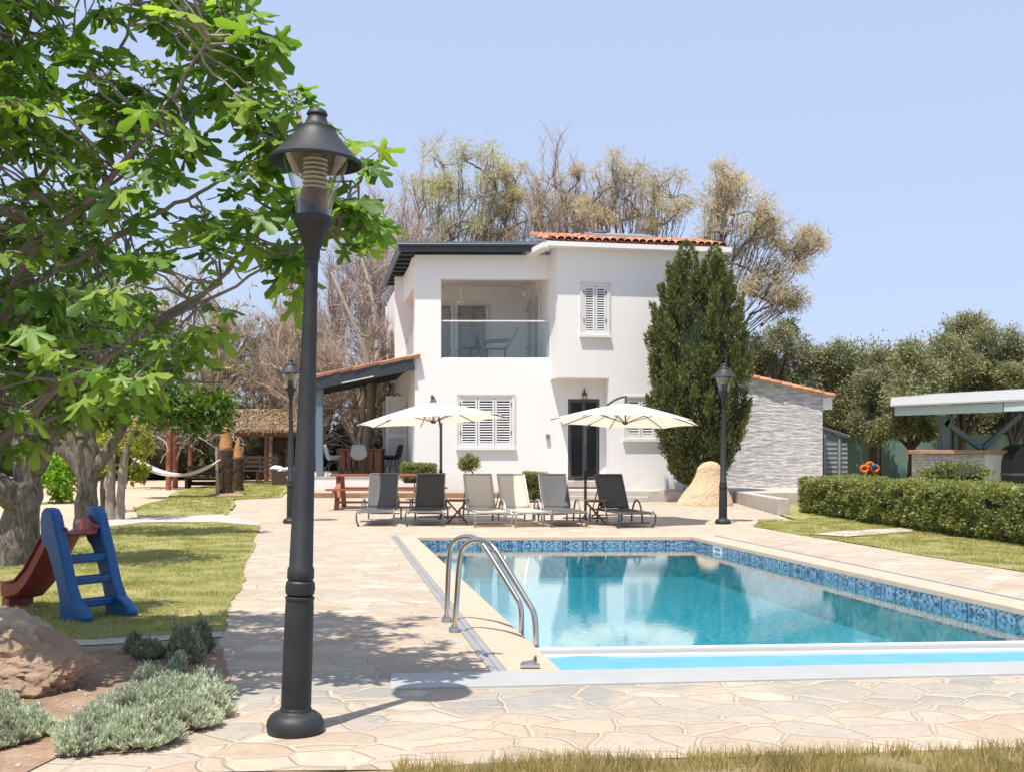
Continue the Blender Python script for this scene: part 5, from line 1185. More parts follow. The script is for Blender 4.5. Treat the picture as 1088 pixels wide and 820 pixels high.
rough_trunk(tr, [U(98, 500, Dq), U(108, 488, Dq), U(120, 472, Dq), U(131, 450, Dq), U(140, 420, Dq)], [.12, .1, .09, .09, .05])
rough_trunk(tr, [U(90, 505, Dq), U(76, 485, Dq), U(60, 470, Dq), U(55, 440, Dq)], [.13, .12, .1, .06])
rough_trunk(tr, [U(88, 495, Dq), U(78, 475, Dq), U(74, 455, Dq), U(70, 430, Dq)], [.09, .08, .06, .04])
cen = []; rad = []
for (px, py, r) in [(60, 400, 34), (110, 395, 36), (150, 400, 30), (180, 425, 26), (205, 440, 20), (140, 360, 34), (90, 340, 34), (175, 375, 30), (230, 435, 18), (40, 425, 25)]:
    c = U(px, py, Dq+random.uniform(-1, 1)); cen.append(c); rad.append(r*Dq/F); tr.tube(curve(U(100, 440, Dq), c, .1, 5), taper(.05, .01, 5), 5)
tr.build('trunk', 'bark', t); leaf_cloud('crown', 'leafmid', t, cen, rad, 520, .13, .5, 0, .6, 20, .3)
t = thing('citrus_tree', 'slim tree with pale twin trunks by the hammock and kerb path', 'tree', G(122, 553))
b = G(124, 553); Dq = b.y; tr = MB()
rough_trunk(tr, [b-Vector((.08, 0, .1)), U(117, 535, Dq), U(119, 505, Dq), U(118, 480, Dq), U(120, 455, Dq)], [.13, .09, .08, .08, .06])
rough_trunk(tr, [b-Vector((-.06, 0, .1)), U(128, 530, Dq), U(130, 505, Dq), U(133, 480, Dq), U(140, 455, Dq)], [.12, .09, .08, .08, .05])
rough_trunk(tr, [U(118, 530, Dq), U(112, 515, Dq), U(114, 505, Dq)], [.06, .05, .03])
cen = []; rad = []
for (px, py, r) in [(115, 470, 14), (140, 450, 18), (150, 475, 10), (125, 435, 20), (160, 435, 20), (137, 505, 7), (150, 500, 7)]:
    c = U(px, py, Dq+random.uniform(-.6, .6)); cen.append(c); rad.append(r*Dq/F); tr.tube(curve(U(130, 470, Dq), c, .1, 4), taper(.03, .008, 4), 5)
tr.build('trunk', 'barkpale', t); leaf_cloud('crown', 'leafyellow', t, cen, rad, 170, .14, .45, 0, .6, 16, .3)
t = thing('young_tree', 'thin dark stem of a young tree left of the pale twin trunks', 'tree', G(110, 546)); b = G(110, 546); Dq = b.y
tr = MB(); tr.tube([b, U(109, 520, Dq), U(110, 495, Dq), U(108, 470, Dq)], [.07, .06, .05, .04], 8); tr.build('trunk', 'barkdark', t)
leaf_cloud('crown', 'leafyellow', t, [U(106, 465, Dq), U(112, 498, Dq), U(104, 440, Dq)], [.35, .16, .4], 160, .14, .45, 0, .6, 12, .3)
def bush(name, label, c, r, m, n, size, asp=.5, flat=(1, 1, .8), core=True, cat='shrub', sub=40, sig=.16, up=.3, group=None, corem='foliagecore'):
    t = thing(name, label, cat, Vector((c.x, c.y, hgt(c.y))), group)
    if core: mb = MB(); mb.ball(c, r*.8, 3, .25, flat, random.randint(0, 99)); mb.build('stems', corem, t)  # solid dark lump added inside to block light, not separate stems
    leaf_cloud('foliage', m, t, [c], [r], n, size, asp, up, .8, sub, sig, DIA, flat, .8, .9); return t
bush('lime_shrub', 'bright lime green rounded shrub between the gnarled trunks', U(61, 508, 27), .55, 'lime', 2200, .13, .55, (1, 1, 1.0), False)
# ---- hammock, shelter, palms
t = thing('hammock', 'white rope hammock slung between trees beyond the upper lawn', 'hammock', U(190, 500, 29)); n = 15
for q in range(5):
    pts = []
    for i in range(n):
        f = i/(n-1); px = 136+(234-136)*f; py = 481+(488-481)*f+20*4*f*(1-f)*.95; s = (q-2)*.22*math.sin(PI*f); pts.append(U(px, py+(1.0-.2*abs(q-2))*math.sin(PI*f)*2, 29)+Vector((0, s, 0)))
    mb = MB(); mb.tube(pts, .018, 5); mb.build('cord', 'rope', t)
mb = MB(); vs = []; fs = []
for i in range(n):
    f = .12+.8*i/(n-1); px = 136+(234-136)*f; py = 481+7*f+80*f*(1-f)*.95+1
    for j in range(7): u = (j/6-.5)*2; vs.append(U(px, py-abs(u)*1.5, 29)+Vector((0, u*.45*math.sin(PI*f)**.5, 0)))
for i in range(n-1):
    for j in range(6): a = i*7+j; fs.append((a, a+1, a+8, a+7))
mb.add(vs, fs, True); mb.build('bed', 'cloth', t)
t = thing('hammock_post', 'weathered post at the right end of the hammock', 'post', (U(231, 505, 29.2).x, 29.2, .15)); mb = MB(); x = U(231, 505, 29.2).x; mb.tube([(x, 29.2, .1), (x-.02, 29.2, 1.5)], [.045, .035], 8); mb.build('shaft', 'barkpale', t)
th = thing('thatched_shelter', 'timber shelter with thatched roof at the far end of the upper lawn', 'shelter', (-8.5, 36, .35))
DD = 36.0; x0 = PX(196, DD); x1 = PX(345, DD); zE = HC-(459-HY)/F*DD; zP = HC-(440-HY)/F*DD
mb = MB(); mb.hexa([Vector(p) for p in ((x0, DD, zE), (x1, DD, zE), (x1-.8, DD+2.2, zP+.12), (x0+.6, DD+2.2, zP+.12), (x0, DD, zE+.10), (x1, DD, zE+.10), (x1-.8, DD+2.2, zP+.24), (x0+.6, DD+2.2, zP+.24))]); rf = mb.build('roof', 'thatch', th)
n = 9000; fx = RNG.random(n); fy = RNG.random(n); P = np.stack([x0+(x1-x0)*fx, DD+2.2*fy, zE+.12+(zP+.14-zE)*fy+.02*RNG.random(n)], 1); d = np.tile(np.array((0, -2.2, -(zP+.14-zE))), (n, 1))+RNG.normal(0, .35, (n, 3)); V, Fa = scatter(*BLADE, P, frames(d, np.tile((0, 0, 1.), (n, 1))), np.stack([np.full(n, .035), RNG.uniform(.2, .4, n), np.full(n, .03)], 1)); arr_mesh('thatching', V, Fa, 'thatch', rf)
mb = MB(); mb.box(x0, x1, DD+.05, DD+.15, zE-.15, zE-.01); mb.build('beam', 'wood', th)
mb = MB(); mb.box(x0+.3, x1-.4, DD+4.0, DD+4.1, .3, zE); mb.build('back_screen', 'wooddark', th)
for xx in (x0+.15, PX(282, DD), x1-.15):
    mb = MB(); mb.tube([(xx, DD+.1, .2), (xx+.03, DD+.1, zE-.1)], .08, 8); mb.build('post', 'wood', th)
    mb = MB(); mb.tube([(xx, DD+3.6, .2), (xx, DD+3.6, zE+.1)], .08, 8); mb.build('post', 'wooddark', th)
t = thing('timber_frame', 'reddish timber posts carrying twisted dry vines behind the hammock', 'frame', (PX(205, 33), 33, .3))
for i, (pxx, D__) in enumerate(((179, 32.5), (186, 33.4))):
    mb = MB(); x = PX(pxx, D__); mb.tube([(x, D__, .15), (x+.03, D__, 2.2)], .09, 10); mb.build('post', 'woodred', t)
mb = MB(); mb.box(PX(140, 33), PX(250, 33), 32.9, 33.05, 2.15, 2.3); mb.build('beam', 'wooddark', t)
mb = MB()
for k in range(130):
    a = Vector((random.uniform(PX(130, 33), PX(250, 33)), 33+random.uniform(-.7, .5), random.uniform(1.7, 2.6))); b = a+Vector((random.uniform(-1.1, 1.1), random.uniform(-.5, .3), random.uniform(-.8, .2))); mb.tube(curve(a, b, .45, 6, .10), taper(.035, .012, 6), 5)
mb.build('dry_vine', 'barkpale', t)
t = thing('garden_bench', 'low dark wooden bench box behind the hammock at the lawn edge', 'bench', (PX(218, 33), 33.4, .3)); x = PX(200, 33.4)
mb = MB(); 
for k in range(4): mb.box(x, x+1.2, 33.4, 33.45, .32+k*.16, .32+k*.16+.13)
mb.build('backrest', 'wooddark', t); mb = MB(); mb.box(x, x+1.2, 32.95, 33.38, .55, .6); mb.build('seat', 'wooddark', t)
for xx in (x+.02, x+1.1): mb = MB(); mb.box(xx, xx+.08, 32.97, 33.37, .25, .545); mb.build('leg', 'wooddark', t)
def palm_stump(label, px, ptop, D, w):
    base = Vector((PX(px, D), D, hgt(D))); ztop = HC-(ptop-HY)/F*D; t = thing('palm_trunk', label, 'palm trunk', base, 'cut palm trunks on the upper lawn'); Hh = ztop-base.z; r = w*D/F/2*.82
    prof = lambda f: r*np.interp(f, [0, .08, .3, .55, .70, .8, .9, 1.0], [1.1, .85, .85, 1.0, .95, .62, .26, .06])
    mb = MB(); mb.lathe([(prof(f)*.82, f*Hh) for f in np.linspace(0, 1, 18)], 20, base); mb.build('core', 'barkdark', t); mb = MB(); mb.lathe([(prof(f)*.84, f*Hh) for f in np.linspace(.57, 1, 12)], 20, base); mb.build('core_tip', 'palmtop', t)
    for nm, m_, lo, hi in (('trunk', 'palm', 0, .56), ('crown_stub', 'palmtop', .56, 1)):
        P = []; Dn = []; Sc = []
        rows = 34; 
        for j in range(rows):
            f = j/rows
            if not lo <= f < hi: continue
            for k in range(13):
                a = 2*PI*(k/15)+j*.45; rr = prof(f)*.80; P.append((base.x+rr*math.cos(a), base.y+rr*math.sin(a), base.z+f*Hh)); q_ = .6 if f < .6 else .2; Dn.append((math.cos(a)*q_, math.sin(a)*q_, 1)); Sc.append((max(.25*r, prof(f)*.5), Hh*.045, r*.4*(1.1-f)))
        V, Fa = scatter([(-.5, 0, 0), (.5, 0, 0), (.3, 1, .1), (-.3, 1, .1), (-.3, .95, -.25), (.3, .95, -.25)], [(0, 1, 2, 3), (3, 2, 5, 4)], np.array(P), frames(np.array(Dn), np.array([(p[0]-base.x, p[1]-base.y, .1) for p in P])), np.array(Sc)); arr_mesh(nm, V, Fa, m_, t)
    return t
palm_stump('taller cut palm trunk with orange pointed crown stub on the upper lawn', 240, 446, 29.6, 20)
palm_stump('shorter cut palm trunk behind the taller one near the thatched shelter', 253, 464, 31.5, 15)
mb = MB(); b = Vector((PX(240, 29.5), 29.5, hgt(29.5)+.02)); mb.lathe([(.55, 0), (.35, .06), (0, .08)], 18, b); tag(mb.build('soil_mound', 'bed'), kind='structure')
def bistro(px, D, label):
    b = Vector((PX(px, D), D, hgt(D))); t = thing('wooden_chair', label, 'chair', b, 'wooden chairs under the thatched shelter')
    mb = MB(); mb.box(b.x-.3, b.x+.3, b.y-.25, b.y+.25, b.z+.40, b.z+.44); mb.build('seat', 'wooddark', t)
    mb = MB()
    for k in range(3): mb.box(b.x-.3, b.x+.3, b.y+.25, b.y+.28, b.z+.52+k*.14, b.z+.62+k*.14)
    mb.build('backrest', 'wooddark', t)
    for sx in (-.27, .27):
        for sy in (-.22, .24): mb = MB(); mb.box(b.x+sx-.025, b.x+sx+.025, b.y+sy-.02, b.y+sy+.02, b.z, b.z+(.92 if sy > 0 else .40)); mb.build('leg', 'wooddark', t)
bistro(284, 35.0, 'wooden chair beneath the thatched roof next to the white cloth'); bistro(266, 35.4, 'wooden chair beneath the thatched roof nearer the palm trunks')
t = thing('cloth_pile', 'heap of white cloths on a low surface beneath the thatched roof', 'cloth', Vector((PX(300, 34.5), 34.5, .3))); mb = MB()
for k in range(5): mb.ball(Vector((PX(294+k*3.4, 34.5), 34.5, .80+random.uniform(-.03, .05))), .16, 3, .5, (1.2, 1, .5), k)
mb.build('cloth', 'cloth', t); mb = MB(); mb.box(PX(291, 34.5), PX(312, 34.5), 34.2, 34.8, .3, .7); mb.build('stand', 'wooddark', t)
# ---- dark shrubs behind the shelter
for i, (px, py, r, D, lab) in enumerate([(150, 478, 1.8, 40, 'dark shrub mass left of the shelter, behind the hammock'), (200, 470, 1.9, 41, 'dark bush behind the dry vines'), (300, 480, 1.9, 41.5, 'dark bush showing through the shelter beneath its roof'), (255, 476, 1.9, 41, 'dark bush directly behind the two palm trunks'),
                                        (360, 488, 1.5, 40, 'dark bush behind the porch table'), (400, 486, 1.5, 39.5, 'dark bush at the back corner of the porch'), (100, 476, 1.8, 40, 'dark bush behind the sandy ground, above the lime shrub'), (40, 470, 2.0, 40, 'dark bush at far left behind the gnarled trunk'), (-20, 470, 2.2, 40, 'dark bush at the left picture edge')]):
    bush('shrub', lab, U(px, py, D), r, 'darkgreen', 3000, .2, .5, (1.1, 1, .9), True, group='dark shrubs along the back')
# ---- bare dry trees
def bare_tree(label, px, D, top, spread, n1=9, barkm='barkdry', leaf=None, group='bare brown trees behind the house', name='bare_tree', dens=1.0, leafn=0):
    base = Vector((PX(px, D), D, hgt(D))); H = HC-(top-HY)/F*D-base.z; t = thing(name, label, 'tree', base, group); tr = MB(); SP = spread*D/F
    tips = []; fork = base+Vector((random.uniform(-.2, .2), 0, H*.18)); tr.tube([base-Vector((0, 0, .1)), base.lerp(fork, .5), fork], [.17, .14, .12], 8)
    tw_p = []; tw_d = []; tw_l = []
    for i in range(n1):
        a = random.random()*2*PI; rr = SP*math.sqrt(random.random()); e = base+Vector((math.cos(a)*rr, math.sin(a)*rr*.7, H*random.uniform(.62, 1.0)*(1-.25*(rr/SP)**2)))
        c = curve(fork, e, .16, 8, .025); tr.tube(c, taper(random.uniform(.05, .09), .012, 8), 6, False)
        for j in range(14):
            f = random.uniform(.2, .98); k = min(7, int(f*8)); s0 = c[k].lerp(c[k+1], f*8-k); d = (c[k+1]-c[k]).normalized()+Vector(rand_dirs(1)[0])*.75; d.normalize(); L = H*random.uniform(.10, .22)*(1.15-f*.5)
            c2 = curve(s0, s0+d*L, .15, 4, .05); tr.tube(c2, taper(.022, .007, 4), 4, False)
            for q in range(int(24*dens)):
                f2 = random.random(); k2 = min(3, int(f2*4)); s1 = c2[k2].lerp(c2[k2+1], f2*4-k2); tw_p.append(s1); dd = d+Vector(rand_dirs(1)[0])*.9+Vector((0, 0, .25)); tw_d.append(dd); tw_l.append(random.uniform(.3, .9))
    tr.build('trunk', barkm, t); n = len(tw_p); tw_l = np.array(tw_l)
    V, Fa = scatter(*TWIG, np.array(tw_p), frames(np.array(tw_d), rand_dirs(n)), np.stack([np.full(n, .015), tw_l, np.full(n, .015)], 1)); arr_mesh('twigs', V, Fa, 'barkdry', t)
    if leafn:
        idx = RNG.integers(0, n, leafn); P = np.array(tw_p)[idx]+unit(np.array(tw_d)[idx])*(tw_l[idx]*RNG.random(leafn))[:, None]; L = RNG.uniform(.12, .3, leafn)
        V, Fa = scatter(*DIA, P, frames(RNG.normal(0, 1, (leafn, 3)), rand_dirs(leafn)), np.stack([L*.3, L, L*.3], 1)); arr_mesh('foliage', V, Fa, leaf, t)
    return t
bare_tree('pale leafless tree rising behind the near lamp head', 345, 41, 235, 60, 11)
bare_tree('tall pinkish leafless tree just left of the house roof', 408, 42, 150, 45, 14)
bare_tree('leafless tree over the left roof corner with fine upright twigs', 440, 44, 150, 36, 13)
bare_tree('leafless tree between the two yellowish crowns above the roof', 585, 44, 150, 38, 13)
bare_tree('leafless tree left of the first yellowish crown over the tiled roof', 625, 45, 175, 30, 10)
bare_tree('low tangled leafless tree beyond the porch', 385, 36.5, 330, 55, 12)
bare_tree('tangled leafless tree with few yellow leaves above the thatched roof', 285, 40, 300, 60, 13, leaf='leafyellow', leafn=900)
bare_tree('leafless thicket tree left of the thatched roof, behind fig leaves', 215, 40, 290, 60, 12, leaf='leafyellow', leafn=1500)
bare_tree('leafless tree right behind the far lamp', 325, 38, 320, 40, 11)
bare_tree('leafless tree far left behind the fig crown', 130, 42, 260, 60, 11, leaf='leafyellow', leafn=1500)
# leaning pale trunk beyond the porch
t = thing('leaning_tree', 'pale leaning trunk seen beyond the porch table', 'tree', Vector((PX(386, 34.5), 34.5, .3))); tr = MB()
rough_trunk(tr, [Vector((PX(384, 34.5), 34.5, .2)), U(392, 455, 34.5), U(396, 425, 34.5), U(390, 380, 34.5), U(370, 330, 34.5), U(352, 290, 35)], [.19, .16, .13, .10, .06, .03]); rough_trunk(tr, [U(396, 425, 34.5), U(402, 370, 35), U(395, 310, 35.5), U(380, 260, 36)], [.10, .08, .06, .03])
for k in range(60): s0 = U(random.uniform(355, 400), random.uniform(300, 420), 34.7); tr.tube(curve(s0, s0+Vector((random.uniform(-1.2, .7), random.uniform(-.8, .8), random.uniform(-.3, 1.3))), .2, 5), taper(.02, .006, 5), 4, False)
for k in range(70): s0 = U(random.uniform(350, 400), random.uniform(425, 480), 34.5); tr.tube(curve(s0, s0+Vector((random.uniform(-1, .8), random.uniform(-.6, .6), random.uniform(-.9, .3))), .3, 5), taper(.016, .005, 5), 4, False)
tr.build('trunk', 'barkpale', t)
# ---- casuarina-like feathery trees
NEED = ([(-.5, 0, 0), (.5, 0, 0), (.35, .5, .02), (-.35, .5, .02), (.0, 1, -.15), (.02, 1, -.15)], [(0, 1, 2, 3), (3, 2, 5, 4)])
def casu(label, px, D, clumps, m='casu', per=1500, r0=.16):
    base = Vector((PX(px, D), D, hgt(D))); fork = base+Vector((0, 0, 4.6 if D > 38 else 4.0)); cl_ = []; par_ = []
    for (x, y, r) in clumps:
        pc_ = U(x, y+r*.4, D+random.uniform(-.9, .9))
        for _ in range(5):
            par_.append(pc_); a = random.random()*6.28; q = r*random.uniform(.3, 1.6); cl_.append((x+q*math.cos(a), y+q*math.sin(a)*.9, r*random.uniform(.38, .6)))
    clumps = cl_
    return clump_tree('feathery_tree', label, 'tree', base, fork, clumps, D, m, 'bark', int(per*.16), .24, .08, r0, .9, -.35, 12, 'feathery yellowish trees behind the house', .62, NEED, 2, .5, .9, (1.15, 1, 1), limb=.2, parents=par_)
casu('feathery yellowish green tree with the highest crown above the flat roof', 487, 43, [(470, 170, 15), (495, 165, 16), (515, 178, 14), (458, 190, 15), (480, 195, 16), (505, 205, 16), (528, 200, 13), (465, 220, 15), (490, 230, 15), (515, 235, 14), (480, 250, 13), (545, 215, 9)], 'casug', 1000)
casu('feathery tan tree over the roof valley left of centre', 535, 44, [(535, 185, 13), (545, 205, 13), (528, 220, 14), (550, 235, 12), (530, 245, 12), (520, 252, 10), (548, 190, 9)], 'casu', 900)
casu('feathery tan tree rising over the left part of the tiled roof', 600, 44, [(590, 195, 12), (600, 215, 13), (585, 230, 12), (610, 235, 11), (575, 210, 10), (615, 190, 8)], 'casu', 620)
casu('feathery yellowish tree with rounded crown over the tiled roof', 655, 42, [(655, 185, 14), (672, 182, 13), (640, 200, 13), (665, 205, 15), (650, 225, 13), (680, 225, 12), (640, 235, 10), (628, 215, 9)], 'casu', 900)
casu('feathery yellowish tree near the right end of the tiled roof', 690, 42, [(700, 195, 13), (715, 205, 14), (695, 215, 13), (722, 220, 9), (705, 235, 10), (690, 240, 9)], 'casu', 850)
casu('large feathery tree with an arching branch right of the tiled roof', 755, 36, [(775, 185, 12), (765, 200, 14), (785, 200, 14), (758, 220, 15), (780, 222, 18), (805, 225, 16), (770, 245, 17), (795, 250, 18), (820, 245, 12), (822, 228, 9), (808, 290, 15), (830, 300, 13), (855, 250, 9), (862, 262, 9), (850, 275, 9), (840, 262, 8), (845, 320, 10), (800, 310, 13), (820, 320, 11), (775, 275, 13), (755, 250, 12)], 'casu', 850, .2)
# ---- olives on the right
random.seed(33)
def olive(label, px, D, clumps, base_py=None, m='olive', per=2800, size=.11, r0=.17, fork_py=475):
    base = Vector((PX(px, D), D, hgt(D))); fork = U(px+random.uniform(-4, 4), fork_py, D)
    return clump_tree('olive_tree', label, 'tree', base, fork, clumps, D, m, 'barkdark', per, size, .30, r0, .9, .15, 22, 'olive trees along the green fence', .24, DIA, 5, .8, .8)
olive('olive tree standing directly right of the cypress', 815, 36, [(805, 372, 18), (830, 360, 16), (850, 378, 18), (820, 395, 20), (850, 405, 20), (800, 405, 18), (865, 385, 12), (838, 350, 10)], m='olive2')
olive('olive tree above the orange tiled end of the annex', 880, 36, [(870, 385, 15), (892, 380, 15), (905, 395, 16), (880, 405, 20), (905, 420, 20), (885, 435, 18), (910, 445, 14), (925, 385, 10)], m='olive')
olive('olive tree behind the toy, right of the shed', 925, 34.5, [(940, 385, 15), (925, 405, 18), (945, 410, 20), (930, 430, 20), (915, 450, 14), (950, 435, 15), (930, 460, 12), (958, 390, 12)], m='olive2')
olive('dark trunked olive tree left of the pavilion post', 968, 33, [(970, 375, 14), (965, 395, 18), (985, 400, 18), (960, 420, 20), (985, 430, 20), (965, 448, 17), (945, 455, 11), (985, 455, 10)], m='olive', fork_py=478)
olive('tall olive tree with the highest crown over the pavilion roof', 1020, 35.5, [(1030, 345, 15), (1015, 355, 15), (1045, 360, 17), (1005, 375, 18), (1030, 380, 20), (1055, 385, 18), (1010, 400, 20), (1040, 405, 20), (1070, 400, 16), (1020, 425, 16), (1045, 435, 16)], m='olive', fork_py=470)
olive('olive tree at the right picture edge over the pavilion', 1080, 36, [(1075, 365, 16), (1095, 375, 20), (1065, 385, 14), (1085, 400, 20), (1110, 400, 22), (1130, 370, 22), (1095, 425, 18), (1060, 415, 14)], m='olive2')
for i, (px, py, r, lab) in enumerate([(800, 420, 1.9, 'dense bush behind the annex, hidden mostly by its roof'), (860, 440, 1.8, 'dense bush filling the gap above the annex roof end'), (915, 420, 1.8, 'dense bush behind the shed and olive'), (965, 415, 1.8, 'dense bush behind the dark trunked olive'), (1015, 420, 2.0, 'dense bush right behind the pavilion roof'), (1070, 420, 2.1, 'dense bush at the right behind the pavilion'), (1130, 420, 2.2, 'dense bush past the right edge behind the pavilion')]):
    bush('evergreen_bush', lab, U(px, py, 40), r, 'olive2', 7000, .14, .35, (1, .8, 1), True, group='dense evergreen bushes behind the olives', corem='cypcore')
bush('mounded_shrub', 'low mounded shrub with dry patches in front of the pavilion counter', U(1018, 506, 25.5), .70, 'box', 3500, .09, .4, (1.1, .8, .45))
# ---- cypress
cy = thing('cypress', 'stout dark green cypress with two pointed tops beside the house', 'cypress', (PX(742, 27.0), 27.0, .38))
D_ = 27.0; prof = [(262, .0), (275, 12), (300, 30), (330, 43), (360, 46), (400, 50), (440, 49), (470, 44), (495, 35), (512, 22), (519, 8)]
py_ = np.array([p[0] for p in prof]); rr_ = np.array([p[1] for p in prof])
def cyr(py): return np.interp(py, py_, rr_)
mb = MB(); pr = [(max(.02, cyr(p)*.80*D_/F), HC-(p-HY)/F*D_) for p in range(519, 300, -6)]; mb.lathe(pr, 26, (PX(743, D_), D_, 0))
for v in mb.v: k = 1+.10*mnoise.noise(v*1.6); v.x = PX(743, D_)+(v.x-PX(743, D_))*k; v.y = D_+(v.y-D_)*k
mb.build('core', 'cypcore', cy); mb = MB(); mb.tube([(PX(738, D_), D_, .3), (PX(740, D_), D_, 1.2)], .13, 10); mb.build('trunk', 'bark', cy)  # core is a solid dark body added to block light between sprays
P = []; Dn = []
def cyp_spray(cxp, top, rad, n, shift=0):
    for i in range(n):
        py = top+(519-top)*RNG.random()**.9; r = rad(py)
        if r <= 0: continue
        a = RNG.random()*2*PI; lump = 1+.24*mnoise.noise(Vector((math.cos(a)*2.2+cxp, math.sin(a)*2.2, py/26)))+.09*mnoise.noise(Vector((math.cos(a)*6, math.sin(a)*6, py/9)))
        q = r*lump*RNG.uniform(.74, 1.03); cxx = cxp+(743-cxp)*min(1, max(0, (py-300)/90)); x = PX(cxx, D_)+math.cos(a)*q*D_/F; P.append((x, D_+math.sin(a)*q*D_/F, HC-(py-HY)/F*D_)); Dn.append((math.cos(a)*.5, math.sin(a)*.5, 1.0))
cyp_spray(743, 290, lambda p: cyr(p)*.93, 14000)
for _ in range(230):
    py = random.uniform(285, 515); a = random.random()*2*PI; r = cyr(py)*random.uniform(.80, .99)*(1+.12*mnoise.noise(Vector((math.cos(a)*2, math.sin(a)*2, py/30))))
    b = Vector((PX(743, D_)+math.cos(a)*r*D_/F, D_+math.sin(a)*r*D_/F, HC-(py-HY)/F*D_)); ax = Vector((math.cos(a)*.32, math.sin(a)*.32, 1)).normalized(); L_ = random.uniform(.35, .75)*(1 if py > 330 else .7); wd_ = random.uniform(.07, .13)
    for k in range(190):
        f = random.random(); rr = wd_*(1-f)**.6*(.35+.65*min(1, f*5)); d = Vector((random.gauss(0, 1), random.gauss(0, 1), random.gauss(0, .3)))*rr*.6; P.append(tuple(b+ax*(L_*f)+d)); Dn.append(tuple(ax+d.normalized()*.45))
cyp_spray(730, 258, lambda p: np.interp(p, [255, 270, 300, 340, 341], [1, 10, 17, 22, 0]), 9000)
cyp_spray(759, 264, lambda p: np.interp(p, [260, 275, 300, 340, 341], [1, 9, 15, 20, 0]), 8000)
cyp_spray(712, 315, lambda p: np.interp(p, [315, 330, 360, 361], [1, 8, 14, 0]), 2500)
P = np.array(P); Dn = np.array(Dn)+RNG.normal(0, .32, (len(P), 3)); n = len(P); L = RNG.uniform(.05, .14, n)
V, Fa = scatter(*DIA, P, frames(Dn, rand_dirs(n)), np.stack([L*.32, L, L*.3], 1)); arr_mesh('crown', V, Fa, 'cyp', cy)
mb = MB()
s0 = U(703, 360, D_); mb.tube([U(725, 375, D_), s0, U(692, 352, D_)], [.03, .02, .01], 6); mb.build('stray_branch', 'bark', cy); leaf_cloud('stray_foliage', 'cyp', cy, [U(697, 355, D_), U(703, 360, D_)], [.12, .14], 180, .14, .32, .3)
# ---- hedge
def hedge_box(t, corners, h, leafm, topm, n_side, size, z0=.0, core='foliagecore', h2=None):
    """corners: 4 ground points (front-left, front-right, back-right, back-left)"""
    c = [Vector((p[0], p[1], 0)) for p in corners]; cen = sum(c, Vector())/4
    mb = MB(); Lg = (c[1]-c[0]).length > 3; ks = .17 if Lg else .10
    ins = [c[0].lerp(c[3], ks), c[1].lerp(c[2], ks), c[2].lerp(c[1], ks), c[3].lerp(c[0], ks)]; ke = .016 if Lg else .08
    ins = [ins[0].lerp(ins[1], ke), ins[1].lerp(ins[0], ke), ins[2].lerp(ins[3], ke), ins[3].lerp(ins[2], ke)]; mb.hexa([p+Vector((0, 0, z0)) for p in ins]+[p+Vector((0, 0, h-(.12 if (c[1]-c[0]).length > 3 else .05))) for p in ins]); mb.build('stems', core, t)  # solid dark block added under the leaves to stop light, no separate stems
    P = []; N = []; area = []
    fcs = [(0, 1), (1, 2), (2, 3), (3, 0)]; Ls = [(c[b]-c[a]).length for a, b in fcs]; tot = sum(Ls)
    for (a, b), L in zip(fcs, Ls):
        m = int(n_side*L/tot); e = (c[b]-c[a]).normalized(); nr = Vector((e.y, -e.x, 0)); u = RNG.random(m); w = RNG.random(m)
        for ui, wi in zip(u, w):
            p = c[a].lerp(c[b], ui)+Vector((0, 0, z0+.03+(h-z0-.03)*wi)); k = .10*mnoise.noise(p*1.8)+.06*mnoise.noise(p*6)
            if mnoise.noise(p*4.5+Vector((9, 3, 1)))+.4*mnoise.noise(p*12) < -.36: continue
            rnd = -.06*max(0, wi-.85)/.15; und = -.10*max(0, .2-wi)/.2
            P.append(p+nr*(k+rnd+und+random.uniform(-.07, .02))); N.append(nr+Vector((0, 0, .3)))
    o1 = (P, N, leafm, 'foliage'); P2 = []; N2 = []; m = int(n_side*.55)
    for _ in range(m):
        u, v = random.random(), random.random(); p = c[0].lerp(c[1], u).lerp(c[3].lerp(c[2], u), v); p.z = h+.08*mnoise.noise(p*1.3)+.02*mnoise.noise(p*9)+random.uniform(-.06, .02)-.05*(max(0, abs(v-.5)-.42)/.08); P2.append(p); N2.append(Vector((0, 0, 1)))
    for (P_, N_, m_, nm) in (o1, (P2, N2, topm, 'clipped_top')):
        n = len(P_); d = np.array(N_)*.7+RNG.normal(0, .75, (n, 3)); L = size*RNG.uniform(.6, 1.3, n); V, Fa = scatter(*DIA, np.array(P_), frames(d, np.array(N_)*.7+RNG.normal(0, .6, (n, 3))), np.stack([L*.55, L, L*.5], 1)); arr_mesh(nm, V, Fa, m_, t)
t = thing('clipped_hedge', 'long clipped green hedge along the right lawn', 'hedge', (7, 19, 0))
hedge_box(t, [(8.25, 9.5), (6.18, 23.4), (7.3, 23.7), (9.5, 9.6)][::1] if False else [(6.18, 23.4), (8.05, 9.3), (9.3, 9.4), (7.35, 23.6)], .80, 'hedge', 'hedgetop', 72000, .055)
def topiary(label, px, py, wpx, hpx, D, name='box_bush', z0=None, n=3500):
    x0, x1 = PX(px-wpx/2, D), PX(px+wpx/2, D); zt = HC-(py-hpx/2-HY)/F*D; zb = HC-(py+hpx/2-HY)/F*D
    t = thing(name, label, 'bush', (PX(px, D), D, hgt(D)), 'clipped box bushes by the house'); mb = MB(); mb.tube([(PX(px, D), D+.35, hgt(D)), (PX(px, D), D+.35, zb+.1)], .05, 8); mb.build('trunk', 'bark', t)
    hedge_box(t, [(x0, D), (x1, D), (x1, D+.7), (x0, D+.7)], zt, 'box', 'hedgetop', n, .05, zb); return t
topiary('rounded rectangular clipped bush behind the picnic table, at the house corner', 444, 503, 36, 20, 27.5); topiary('square clipped bush behind the grey lounger, left of the dark door', 569, 517, 27, 28, 26.8)
